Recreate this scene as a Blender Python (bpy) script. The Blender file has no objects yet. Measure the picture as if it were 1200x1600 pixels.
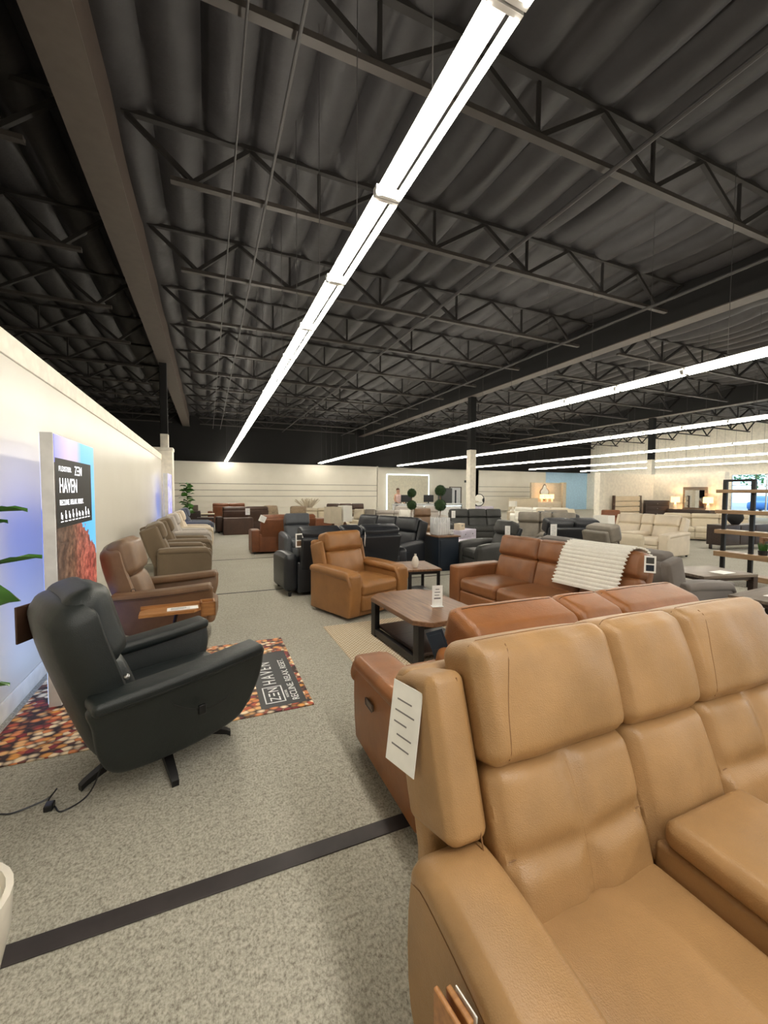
import bpy, bmesh, math, random
from mathutils import Vector, Matrix, noise
R = math.radians
PI = math.pi
S = bpy.context.scene
COL = S.collection
random.seed(7)

# ------------------------------------------------------------------ camera, world, exposure
def make_camera():
    F = 645.0
    yaw = math.atan(275 / F)
    pitch = -math.atan(31.6 / F)
    roll = 0.005
    f = Vector((math.sin(yaw) * math.cos(pitch), math.cos(yaw) * math.cos(pitch), math.sin(pitch)))
    r0 = Vector((math.cos(yaw), -math.sin(yaw), 0))
    u0 = r0.cross(f)
    r = r0 * math.cos(roll) + u0 * math.sin(roll)
    u = -r0 * math.sin(roll) + u0 * math.cos(roll)
    cam = bpy.data.cameras.new('camera')
    cam.sensor_fit = 'HORIZONTAL'
    cam.sensor_width = 36
    cam.lens = 36 * F / 1200
    cam.clip_start = 0.02
    cam.clip_end = 300
    o = bpy.data.objects.new('camera', cam)
    COL.objects.link(o)
    m = Matrix((r, u, -f)).transposed().to_4x4()
    m.translation = Vector((0, 0, 1.62))
    o.matrix_world = m
    S.camera = o
make_camera()
TUBE_POWER = 40.0
SIGN_POWER = 1.5
W = bpy.data.worlds.new('world')
S.world = W
W.use_nodes = True
W.node_tree.nodes['Background'].inputs[0].default_value = (0.55, 0.78, 1.0, 1)
W.node_tree.nodes['Background'].inputs[1].default_value = 3.0
S.view_settings.view_transform = 'Standard'
S.view_settings.look = 'None'
S.view_settings.exposure = 0.3
S.view_settings.gamma = 1.0
S.view_settings.use_curve_mapping = False

# ------------------------------------------------------------------ materials
def lin(c):
    return tuple(((v / 255) / 12.92 if v / 255 <= 0.04045 else ((v / 255 + 0.055) / 1.055) ** 2.4) for v in c)
MATS = {}
class N:
    def __init__(s, name):
        s.m = bpy.data.materials.new(name)
        s.m.use_nodes = True
        s.t = s.m.node_tree
        s.b = s.t.nodes['Principled BSDF']
    def n(s, kind, **kw):
        x = s.t.nodes.new(kind)
        for k, v in kw.items():
            if k in x.inputs: x.inputs[k].default_value = v
            else: setattr(x, k, v)
        return x
    def l(s, a, b): s.t.links.new(a, b)
    def coord(s, scale=(1, 1, 1), kind='Object'):
        tc = s.n('ShaderNodeTexCoord')
        mp = s.n('ShaderNodeMapping')
        mp.inputs['Scale'].default_value = scale
        s.l(tc.outputs[kind], mp.inputs['Vector'])
        return mp.outputs['Vector']
    def ramp(s, fac, stops, interp='LINEAR'):
        r = s.n('ShaderNodeValToRGB')
        r.color_ramp.interpolation = interp
        while len(r.color_ramp.elements) < len(stops): r.color_ramp.elements.new(0.5)
        for e, (p, c) in zip(r.color_ramp.elements, stops):
            e.position = p
            e.color = (*lin(c), 1)
        s.l(fac, r.inputs['Fac'])
        return r.outputs['Color']
    def bump(s, h, strength, dist=0.01):
        b = s.n('ShaderNodeBump')
        b.inputs['Strength'].default_value = strength
        b.inputs['Distance'].default_value = dist
        s.l(h, b.inputs['Height'])
        s.l(b.outputs['Normal'], s.b.inputs['Normal'])
    def noise(s, vec, scale, detail=3, rough=0.5):
        x = s.n('ShaderNodeTexNoise')
        x.inputs['Scale'].default_value = scale
        x.inputs['Detail'].default_value = detail
        x.inputs['Roughness'].default_value = rough
        s.l(vec, x.inputs['Vector'])
        return x.outputs['Fac']
def dk(c, k): return tuple(max(0, min(255, v * k)) for v in c)
def leather(name, c, rough=0.42, var=0.1, grain=0.25):
    a = N(name)
    v = a.coord()
    f = a.noise(v, 4.5, 4, 0.6)
    a.l(a.ramp(f, [(0.3, dk(c, 1 - var)), (0.7, dk(c, 1 + var * 0.7))]), a.b.inputs['Base Color'])
    a.b.inputs['Roughness'].default_value = rough
    vo = a.n('ShaderNodeTexVoronoi')
    vo.inputs['Scale'].default_value = 260
    a.l(v, vo.inputs['Vector'])
    n2 = a.noise(v, 22, 4, 0.6)
    ad = a.n('ShaderNodeMath', operation='MULTIPLY_ADD')
    a.l(n2, ad.inputs[0])
    ad.inputs[1].default_value = 2.2
    a.l(vo.outputs['Distance'], ad.inputs[2])
    a.bump(ad.outputs[0], grain, 0.003)
    MATS[name] = a.m
    return a.m
def fabric(name, c, rough=0.95, var=0.12, scale=300):
    a = N(name)
    v = a.coord()
    f = a.noise(v, scale, 2, 0.6)
    g = a.noise(v, 6, 3)
    mx = a.n('ShaderNodeMath', operation='MULTIPLY_ADD')
    a.l(g, mx.inputs[0]); mx.inputs[1].default_value = 0.25
    a.l(f, mx.inputs[2])
    a.l(a.ramp(mx.outputs[0], [(0.4, dk(c, 1 - var)), (0.85, dk(c, 1 + var * 0.6))]), a.b.inputs['Base Color'])
    a.b.inputs['Roughness'].default_value = rough
    a.b.inputs['Sheen Weight'].default_value = 0.2
    a.bump(f, 0.3, 0.002)
    MATS[name] = a.m
    return a.m
def plain(name, c, rough=0.5, metal=0.0, var=0.04, scale=8, bump=0.0):
    a = N(name)
    f = a.noise(a.coord(), scale, 3)
    a.l(a.ramp(f, [(0.3, dk(c, 1 - var)), (0.7, dk(c, 1 + var))]), a.b.inputs['Base Color'])
    a.b.inputs['Roughness'].default_value = rough
    a.b.inputs['Metallic'].default_value = metal
    if bump: a.bump(f, bump, 0.01)
    MATS[name] = a.m
    return a.m
def wood(name, c1, c2, axis=0, rough=0.4, scale=1.0):
    a = N(name)
    sc = [14 * scale] * 3
    sc[axis] = 1.2 * scale
    v = a.coord(tuple(sc))
    f = a.noise(v, 2.5, 5, 0.6)
    a.l(a.ramp(f, [(0.3, c1), (0.7, c2)]), a.b.inputs['Base Color'])
    a.b.inputs['Roughness'].default_value = rough
    a.bump(f, 0.15, 0.003)
    MATS[name] = a.m
    return a.m
def glow(name, c, power, rough=0.4):
    a = N(name)
    a.b.inputs['Base Color'].default_value = (*lin(c), 1)
    a.b.inputs['Emission Color'].default_value = (*lin(c), 1)
    a.b.inputs['Emission Strength'].default_value = power
    MATS[name] = a.m
    return a.m

leather('tan_leather', (162, 126, 84), 0.38, 0.07)
leather('orange_leather', (144, 91, 48), 0.38, 0.09)
leather('camel_leather', (152, 106, 60), 0.38, 0.07)
leather('rust_leather', (136, 88, 53), 0.40, 0.10)
leather('green_leather', (25, 31, 31), 0.42, 0.10, 0.3)
leather('brown_leather', (120, 93, 69), 0.40, 0.08)
leather('black_leather', (36, 38, 43), 0.36, 0.12)
leather('charcoal_leather', (62, 62, 60), 0.45, 0.12)
leather('slate_leather', (84, 87, 92), 0.4, 0.08)
leather('dark_brown_leather', (70, 48, 36), 0.45, 0.12)
leather('cognac_leather', (122, 72, 42), 0.45, 0.12)
leather('stone_leather', (128, 120, 108), 0.45, 0.1)
leather('cream_leather', (214, 200, 178), 0.45, 0.04)
fabric('taupe_fabric', (116, 100, 80))
fabric('grey_fabric', (116, 108, 102))
fabric('light_grey_fabric', (190, 182, 174))
fabric('beige_fabric', (205, 192, 168))
fabric('white_fabric', (240, 236, 226), var=0.05, scale=120)
fabric('stripe_fabric', (150, 130, 105), var=0.3, scale=40)
fabric('bluegrey_fabric', (88, 94, 104))
plain('white_paint', (238, 231, 216), 0.55)
plain('black_paint', (20, 19, 19), 0.85)
plain('black_metal', (28, 27, 28), 0.45, 0.3)
plain('steel', (170, 170, 170), 0.3, 1.0)
plain('white_enamel', (225, 225, 225), 0.4)
plain('card', (245, 244, 240), 0.6)
plain('print_grey', (120, 118, 118), 0.7)
plain('black_plastic', (22, 22, 24), 0.35)
plain('dark_strip', (52, 46, 46), 0.6, var=0.12)
plain('seam_tan', (126, 90, 54), 0.6)
plain('seam_dark', (26, 26, 26), 0.6)
plain('ceramic_white', (235, 228, 214), 0.25)
plain('navy_paint', (22, 34, 48), 0.45)
plain('lavender_paint', (206, 198, 214), 0.4)
plain('soil', (60, 45, 35), 0.9)
plain('trunk', (110, 85, 60), 0.8, var=0.2)
plain('skin', (205, 160, 135), 0.5)
plain('hair', (90, 62, 45), 0.7)
plain('sticker_black', (14, 12, 15), 0.5)
plain('white_ink', (240, 240, 238), 0.6)
wood('walnut', (92, 62, 42), (142, 104, 74), 1)
wood('walnut_x', (92, 62, 42), (142, 104, 74), 0)
wood('oak', (140, 92, 50), (186, 134, 82), 0)
wood('rustic_oak', (118, 92, 66), (156, 128, 96), 0)
wood('oak_y', (140, 92, 50), (180, 130, 82), 1)
wood('espresso', (40, 30, 26), (66, 50, 42), 0)
wood('greywood', (86, 74, 64), (126, 112, 98), 0)
wood('palewood', (205, 188, 160), (228, 214, 190), 0)
glow('tube', (255, 248, 232), TUBE_POWER)
glow('led', (225, 246, 255), 3.0)
glow('lamp_shade', (255, 214, 150), 1.6)
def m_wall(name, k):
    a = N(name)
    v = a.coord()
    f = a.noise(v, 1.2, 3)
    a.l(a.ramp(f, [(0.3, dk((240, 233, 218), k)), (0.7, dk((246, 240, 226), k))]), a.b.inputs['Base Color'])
    a.b.inputs['Roughness'].default_value = 0.3
    a.b.inputs['Specular IOR Level'].default_value = 0.35
    a.bump(a.noise(v, 90, 2), 0.05, 0.001)
    MATS[name] = a.m
m_wall('wall_paint', 1.0)
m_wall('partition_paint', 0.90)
def m_carpet():
    a = N('carpet')
    v = a.coord()
    f = a.noise(a.coord((1, 0.75, 1)), 95, 2, 0.7)
    g = a.noise(v, 2.2, 3)
    h = a.noise(v, 30, 2)
    ad = a.n('ShaderNodeMath', operation='MULTIPLY_ADD')
    a.l(h, ad.inputs[0]); ad.inputs[1].default_value = 0.35
    a.l(f, ad.inputs[2])
    ad2 = a.n('ShaderNodeMath', operation='MULTIPLY_ADD')
    a.l(g, ad2.inputs[0]); ad2.inputs[1].default_value = 0.10
    a.l(ad.outputs[0], ad2.inputs[2])
    a.l(a.ramp(ad2.outputs[0], [(0.45, (116, 111, 100)), (0.62, (150, 146, 133)), (0.72, (168, 164, 151)), (0.9, (190, 186, 173))]), a.b.inputs['Base Color'])
    a.b.inputs['Roughness'].default_value = 0.95
    a.b.inputs['Specular IOR Level'].default_value = 0.2
    a.bump(f, 0.5, 0.004)
    MATS['carpet'] = a.m
m_carpet()
def m_roof():
    a = N('roof_blanket')
    v = a.coord()
    f = a.noise(v, 2.5, 4, 0.6)
    a.l(a.ramp(f, [(0.3, (37, 35, 37)), (0.7, (48, 46, 48))]), a.b.inputs['Base Color'])
    a.b.inputs['Roughness'].default_value = 0.6
    a.bump(a.noise(v, 9, 3), 0.25, 0.02)
    MATS['roof_blanket'] = a.m
m_roof()
def m_pebbles():
    a = N('pebble_print')
    v = a.coord((1, 1.35, 1))
    vo = a.n('ShaderNodeTexVoronoi')
    vo.inputs['Scale'].default_value = 18
    a.l(v, vo.inputs['Vector'])
    sep = a.n('ShaderNodeSeparateColor')
    a.l(vo.outputs['Color'], sep.inputs[0])
    c = a.ramp(sep.outputs[0], [(0, (140, 36, 40)), (0.12, (190, 84, 50)), (0.26, (226, 140, 84)), (0.44, (240, 186, 124)), (0.62, (252, 228, 192)), (0.82, (110, 60, 46)), (0.9, (232, 160, 74))], 'CONSTANT')
    e = a.ramp(vo.outputs['Distance'], [(0.35, (255, 255, 255)), (0.75, (50, 26, 26))])
    mx = a.n('ShaderNodeMix', data_type='RGBA', blend_type='MULTIPLY')
    mx.inputs['Factor'].default_value = 1
    a.l(c, mx.inputs['A']); a.l(e, mx.inputs['B'])
    a.l(mx.outputs['Result'], a.b.inputs['Base Color'])
    a.b.inputs['Roughness'].default_value = 0.6
    MATS['pebble_print'] = a.m
m_pebbles()
def m_rug():
    a = N('woven_rug')
    v = a.coord()
    br = a.n('ShaderNodeTexBrick')
    br.inputs['Scale'].default_value = 11
    br.inputs['Color1'].default_value = (*lin((228, 216, 190)), 1)
    br.inputs['Color2'].default_value = (*lin((236, 226, 204)), 1)
    br.inputs['Mortar'].default_value = (*lin((150, 122, 86)), 1)
    br.inputs['Mortar Size'].default_value = 0.05
    a.l(v, br.inputs['Vector'])
    a.l(br.outputs['Color'], a.b.inputs['Base Color'])
    a.b.inputs['Roughness'].default_value = 0.95
    MATS['woven_rug'] = a.m
m_rug()
def m_leaf():
    a = N('leaf')
    v = a.coord()
    f = a.noise(v, 7, 3)
    a.l(a.ramp(f, [(0.3, (44, 92, 30)), (0.7, (88, 140, 56))]), a.b.inputs['Base Color'])
    a.b.inputs['Roughness'].default_value = 0.3
    MATS['leaf'] = a.m
    b = N('topiary_leaf')
    f = b.noise(b.coord(), 60, 3)
    b.l(b.ramp(f, [(0.35, (20, 44, 16)), (0.7, (58, 92, 38))]), b.b.inputs['Base Color'])
    b.b.inputs['Roughness'].default_value = 0.7
    b.bump(f, 1.0, 0.02)
    MATS['topiary_leaf'] = b.m
m_leaf()
def m_screen(name, mode):
    # backlit printed panel; generated coordinates: y runs along the wall, z is height
    a = N(name)
    tc = a.n('ShaderNodeTexCoord')
    sp = a.n('ShaderNodeSeparateXYZ')
    a.l(tc.outputs['Generated'], sp.inputs[0])
    y, z = sp.outputs['Y'], sp.outputs['Z']
    if mode == 'forest':
        nz = a.n('ShaderNodeTexNoise'); nz.inputs['Scale'].default_value = 9; nz.inputs['Detail'].default_value = 5
        a.l(tc.outputs['Object'], nz.inputs['Vector'])
        fine = a.noise(tc.outputs['Object'], 15, 6, 0.75)
        sky = a.ramp(y, [(0.0, (150, 150, 240)), (0.3, (226, 196, 236)), (0.5, (205, 190, 245)), (0.62, (80, 190, 245)), (1, (110, 200, 250))])
        tree = a.ramp(y, [(0.0, (110, 92, 80)), (0.35, (140, 104, 82)), (0.5, (190, 116, 98)), (0.85, (214, 112, 100)), (1, (225, 130, 112))])
        dark = a.ramp(fine, [(0.38, (60, 44, 42)), (0.5, (170, 150, 140)), (0.62, (255, 250, 235))])
        mul = a.n('ShaderNodeMix', data_type='RGBA', blend_type='MULTIPLY'); mul.inputs['Factor'].default_value = 0.85
        a.l(tree, mul.inputs['A']); a.l(dark, mul.inputs['B'])
        # leaning edge of the crown
        e = a.n('ShaderNodeMath', operation='MULTIPLY_ADD'); a.l(y, e.inputs[0]); e.inputs[1].default_value = 0.42
        k = a.n('ShaderNodeMath', operation='MULTIPLY_ADD'); a.l(nz.outputs['Fac'], k.inputs[0]); k.inputs[1].default_value = 0.16; a.l(z, k.inputs[2])
        a.l(k.outputs[0], e.inputs[2])
        lt = a.n('ShaderNodeMath', operation='GREATER_THAN'); a.l(e.outputs[0], lt.inputs[0]); lt.inputs[1].default_value = 0.99
        m1 = a.n('ShaderNodeMix', data_type='RGBA'); a.l(lt.outputs[0], m1.inputs['Factor']); a.l(mul.outputs['Result'], m1.inputs['A']); a.l(sky, m1.inputs['B'])
        # white falls and blue lake at the foot
        wt = a.ramp(fine, [(0.4, (90, 70, 60)), (0.55, (240, 235, 225))])
        s1 = a.n('ShaderNodeMath', operation='LESS_THAN'); a.l(k.outputs[0], s1.inputs[0]); s1.inputs[1].default_value = 0.40
        m2 = a.n('ShaderNodeMix', data_type='RGBA'); a.l(s1.outputs[0], m2.inputs['Factor']); a.l(m1.outputs['Result'], m2.inputs['A']); a.l(wt, m2.inputs['B'])
        lk = a.ramp(fine, [(0.4, (40, 80, 190)), (0.6, (110, 160, 240))])
        s2 = a.n('ShaderNodeMath', operation='MULTIPLY_ADD'); a.l(y, s2.inputs[0]); s2.inputs[1].default_value = -0.25; a.l(z, s2.inputs[2])
        s3 = a.n('ShaderNodeMath', operation='LESS_THAN'); a.l(s2.outputs[0], s3.inputs[0]); s3.inputs[1].default_value = 0.06
        m3 = a.n('ShaderNodeMix', data_type='RGBA'); a.l(s3.outputs[0], m3.inputs['Factor']); a.l(m2.outputs['Result'], m3.inputs['A']); a.l(lk, m3.inputs['B'])
        out = m3.outputs['Result']; pw = SIGN_POWER * 0.62
    elif mode == 'sky':
        out = a.ramp(z, [(0.0, (190, 215, 250)), (0.35, (150, 170, 240)), (0.72, (70, 110, 235)), (0.73, (196, 200, 255)), (1, (236, 236, 255))])
        pw = SIGN_POWER * 0.75
    else:
        f = a.noise(tc.outputs['Object'], 6, 4)
        out = a.ramp(f, [(0.3, (110, 120, 230)), (0.5, (190, 180, 250)), (0.7, (240, 240, 255))])
        pw = SIGN_POWER * 0.6
    a.b.inputs['Base Color'].default_value = (0.02, 0.02, 0.02, 1)
    a.l(out, a.b.inputs['Emission Color'])
    a.b.inputs['Emission Strength'].default_value = pw
    a.b.inputs['Roughness'].default_value = 0.3
    MATS[name] = a.m
m_screen('forest_screen', 'forest'); m_screen('sky_screen', 'sky'); m_screen('violet_screen', 'violet')
def m_glass():
    a = N('window_glass')
    a.b.inputs['Base Color'].default_value = (0.95, 0.98, 1, 1)
    a.b.inputs['Roughness'].default_value = 0.02
    a.b.inputs['Transmission Weight'].default_value = 1
    a.b.inputs['IOR'].default_value = 1.1
    MATS['window_glass'] = a.m
    b = N('mirror')
    b.b.inputs['Base Color'].default_value = (0.85, 0.87, 0.88, 1)
    b.b.inputs['Metallic'].default_value = 1
    b.b.inputs['Roughness'].default_value = 0.03
    MATS['mirror'] = b.m
m_glass()

# ------------------------------------------------------------------ mesh builder
TN = [math.tan(R(a)) for a in (0, 15, 30, 45)]
def axis_pts(h, r, n):
    r = min(r, h * 0.999)
    i = h - r
    mid = [-i + 2 * i * k / n for k in range(1, n)]
    return [-(i + r * t) for t in TN[::-1]] + mid + [i + r * t for t in TN] if i > 1e-5 else [-(r * t) for t in TN[:0:-1]] + [0] + [r * t for t in TN[1:]]
class RB:
    """rounded, puffed box: a mapping from a cube surface to space"""
    def __init__(s, c, h, r, puff=(0, 0, 0), fn=None, pw=0.6):
        s.c, s.h, s.r, s.puff, s.fn, s.pw = Vector(c), h, min(r, min(h) * 0.999), puff, fn, pw
    def map(s, p):
        h, r = s.h, s.r
        q = [max(-(h[i] - r), min(h[i] - r, p[i])) for i in range(3)]
        d = Vector((p[0] - q[0], p[1] - q[1], p[2] - q[2]))
        L = d.length
        o = Vector(q) + (d * (r / L) if L > 1e-9 else d)
        t = [max(-1, min(1, p[i] / h[i])) for i in range(3)]
        for a in range(3):
            if s.puff[a]:
                b, c = (a + 1) % 3, (a + 2) % 3
                o[a] += s.puff[a] * t[a] * ((1 - t[b] ** 2) * (1 - t[c] ** 2)) ** s.pw
        o = o + s.c
        return Vector(s.fn(o)) if s.fn else o
    def front(s, u, v, lift=0.0):   # u,v in -1..1 on the -y face
        h = s.h
        p = s.map((u * h[0], -h[1], v * h[2]))
        return p + Vector((0, -lift, 0))
class MB:
    def __init__(s, M=None):
        s.v, s.f, s.M = [], [], M or Matrix.Identity(4)
    def add(s, vs, fs):
        k = len(s.v)
        s.v += [s.M @ Vector(p) for p in vs]
        s.f += [tuple(i + k for i in f) for f in fs]
        return s
    def rb(s, rbx, n=(4, 4, 4)):
        ax = [axis_pts(rbx.h[i], rbx.r, n[i]) for i in range(3)]
        idx, vs, fs = {}, [], []
        def vid(i, j, k):
            key = (i, j, k)
            if key not in idx:
                idx[key] = len(vs)
                vs.append(rbx.map((ax[0][i], ax[1][j], ax[2][k])))
            return idx[key]
        L = [len(a) - 1 for a in ax]
        for k in (0, L[2]):
            for i in range(L[0]):
                for j in range(L[1]): fs.append((vid(i, j, k), vid(i + 1, j, k), vid(i + 1, j + 1, k), vid(i, j + 1, k)))
        for j in (0, L[1]):
            for i in range(L[0]):
                for k in range(L[2]): fs.append((vid(i, j, k), vid(i + 1, j, k), vid(i + 1, j, k + 1), vid(i, j, k + 1)))
        for i in (0, L[0]):
            for j in range(L[1]):
                for k in range(L[2]): fs.append((vid(i, j, k), vid(i, j + 1, k), vid(i, j + 1, k + 1), vid(i, j, k + 1)))
        return s.add(vs, fs)
    def rbox(s, x0, x1, y0, y1, z0, z1, r=0.02, puff=(0, 0, 0), n=(3, 3, 3), fn=None):
        return s.rb(RB(((x0 + x1) / 2, (y0 + y1) / 2, (z0 + z1) / 2), (abs(x1 - x0) / 2, abs(y1 - y0) / 2, abs(z1 - z0) / 2), r, puff, fn), n)
    def box(s, x0, x1, y0, y1, z0, z1):
        vs = [(x, y, z) for z in (z0, z1) for y in (y0, y1) for x in (x0, x1)]
        return s.add(vs, [(0, 2, 3, 1), (4, 5, 7, 6), (0, 1, 5, 4), (2, 6, 7, 3), (0, 4, 6, 2), (1, 3, 7, 5)])
    def loft(s, rings, cap=True, closed=True):
        n = len(rings[0])
        vs = [p for r in rings for p in r]
        fs = []
        for a in range(len(rings) - 1):
            for i in range(n if closed else n - 1):
                j = (i + 1) % n
                fs.append((a * n + i, a * n + j, (a + 1) * n + j, (a + 1) * n + i))
        if cap:
            fs.append(tuple(range(n))[::-1])
            fs.append(tuple((len(rings) - 1) * n + i for i in range(n)))
        return s.add(vs, fs)
    def tube(s, path, r, n=8, r1=None):
        P = [Vector(p) for p in path]
        rings = []
        up = Vector((0, 0, 1))
        for i, p in enumerate(P):
            d = (P[min(i + 1, len(P) - 1)] - P[max(i - 1, 0)]).normalized()
            a = d.cross(up)
            if a.length < 1e-3: a = d.cross(Vector((1, 0, 0)))
            a.normalize()
            b = a.cross(d)
            rr = r if r1 is None else r + (r1 - r) * i / (len(P) - 1)
            rings.append([p + (a * math.cos(t) + b * math.sin(t)) * rr for t in [2 * PI * k / n for k in range(n)]])
        return s.loft(rings)
    def bar(s, p, q, w, h=None):
        p, q = Vector(p), Vector(q)
        h = h or w
        d = (q - p).normalized()
        a = d.cross(Vector((0, 0, 1)))
        if a.length < 1e-3: a = Vector((1, 0, 0))
        a.normalize()
        b = a.cross(d)
        c = [(-1, -1), (1, -1), (1, 1), (-1, 1)]
        return s.loft([[e + a * (i * w / 2) + b * (j * h / 2) for i, j in c] for e in (p, q)])
    def lathe(s, prof, n=20, c=(0, 0, 0)):
        return s.loft([[(c[0] + r * math.cos(2 * PI * k / n), c[1] + r * math.sin(2 * PI * k / n), c[2] + z) for k in range(n)] for r, z in prof])
    def slab(s, poly, x0, x1, r=0.02, fn=None):
        """outline in (y,z) extruded along x with rounded rims"""
        n = len(poly)
        nr = []
        area = sum(poly[i][0] * poly[(i + 1) % n][1] - poly[(i + 1) % n][0] * poly[i][1] for i in range(n))
        sg = 1 if area > 0 else -1
        for i in range(n):
            a, b = Vector(poly[i - 1]), Vector(poly[(i + 1) % n])
            d = (b - a).normalized()
            nr.append(Vector((d.y, -d.x)) * sg)
        rings = []
        for x, off in [(x0, r), (x0 + 0.13 * r, 0.5 * r), (x0 + 0.5 * r, 0.13 * r), (x0 + r, 0), (x1 - r, 0), (x1 - 0.5 * r, 0.13 * r), (x1 - 0.13 * r, 0.5 * r), (x1, r)]:
            ring = [Vector((x, poly[i][0] - nr[i].x * off, poly[i][1] - nr[i].y * off)) for i in range(n)]
            rings.append([Vector(fn(p)) for p in ring] if fn else ring)
        return s.loft(rings)
    def sphere(s, c, r, n=16, m=10, sq=(1, 1, 1)):
        return s.loft([[(c[0] + sq[0] * r * math.sin(PI * (j + 0.02) / (m + 0.04)) * math.cos(2 * PI * k / n), c[1] + sq[1] * r * math.sin(PI * (j + 0.02) / (m + 0.04)) * math.sin(2 * PI * k / n), c[2] - sq[2] * r * math.cos(PI * (j + 0.02) / (m + 0.04))) for k in range(n)] for j in range(m + 1)])
    def mesh(s, name, mat, ang=40):
        me = bpy.data.meshes.new(name)
        me.from_pydata([tuple(p) for p in s.v], [], s.f)
        bm = bmesh.new(); bm.from_mesh(me)
        bmesh.ops.recalc_face_normals(bm, faces=bm.faces)
        bm.to_mesh(me); bm.free()
        me.shade_smooth()
        me.set_sharp_from_angle(angle=R(ang))
        me.materials.append(MATS[mat] if isinstance(mat, str) else mat)
        return me
    def obj(s, name, mat, parent=None, ang=40):
        o = bpy.data.objects.new(name, s.mesh(name, mat, ang))
        COL.objects.link(o)
        if parent: o.parent = parent
        return o
def smooth_poly(pts, n=6):
    out = []
    L = len(pts)
    for i in range(L):
        p0, p1, p2, p3 = [Vector(pts[(i + k) % L]) for k in (-1, 0, 1, 2)]
        for k in range(n):
            t = k / n
            out.append(tuple(0.5 * ((2 * p1) + (p2 - p0) * t + (2 * p0 - 5 * p1 + 4 * p2 - p3) * t * t + (3 * p1 - p0 - 3 * p2 + p3) * t ** 3)))
    return out
def tag(o, label, cat, group=None):
    o['label'] = label; o['category'] = cat
    if group: o['group'] = group
    return o
def thing(name, label, cat, loc=(0, 0, 0), rz=0, group=None):
    o = bpy.data.objects.new(name, None)
    COL.objects.link(o)
    o.empty_display_size = 0.1
    o.location = loc; o.rotation_euler = (0, 0, R(rz))
    return tag(o, label, cat, group)
def struct(name, mb, mat, ang=40, parent=None):
    o = mb.obj(name, mat, parent, ang)
    if not parent: o['kind'] = 'structure'
    return o
def dup(root, loc, rz, label, group=None):
    r = root.copy(); COL.objects.link(r)
    r.location = loc; r.rotation_euler = (0, 0, R(rz)); r['label'] = label
    if group: r['group'] = group
    for ch in list(root.children):
        c = ch.copy(); COL.objects.link(c); c.parent = r
        for g in list(ch.children):
            d = g.copy(); COL.objects.link(d); d.parent = c
    return r
def text_obj(body, size, mat, parent, name, M, spacing=1.0, squeeze=1.0, bold=0.0):
    cu = bpy.data.curves.new(name, 'FONT')
    cu.body = body; cu.size = size; cu.extrude = 0.0008; cu.space_character = spacing; cu.offset = bold
    t = bpy.data.objects.new(name, cu); COL.objects.link(t)
    bpy.context.view_layer.update()
    me = bpy.data.meshes.new_from_object(t.evaluated_get(bpy.context.evaluated_depsgraph_get()))
    bpy.data.objects.remove(t)
    me.transform(M @ Matrix.Diagonal((squeeze, 1, 1, 1)))
    me.materials.clear(); me.materials.append(MATS[mat])
    o = bpy.data.objects.new(name, me); COL.objects.link(o); o.parent = parent
    return o
ORD = ['first', 'second', 'third', 'fourth', 'fifth', 'sixth', 'seventh', 'eighth', 'ninth', 'tenth', 'eleventh', 'twelfth', 'thirteenth', 'fourteenth', 'fifteenth', 'sixteenth', 'seventeenth', 'eighteenth', 'nineteenth', 'twentieth', 'twenty-first', 'twenty-second', 'twenty-third', 'twenty-fourth', 'twenty-fifth']

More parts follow.
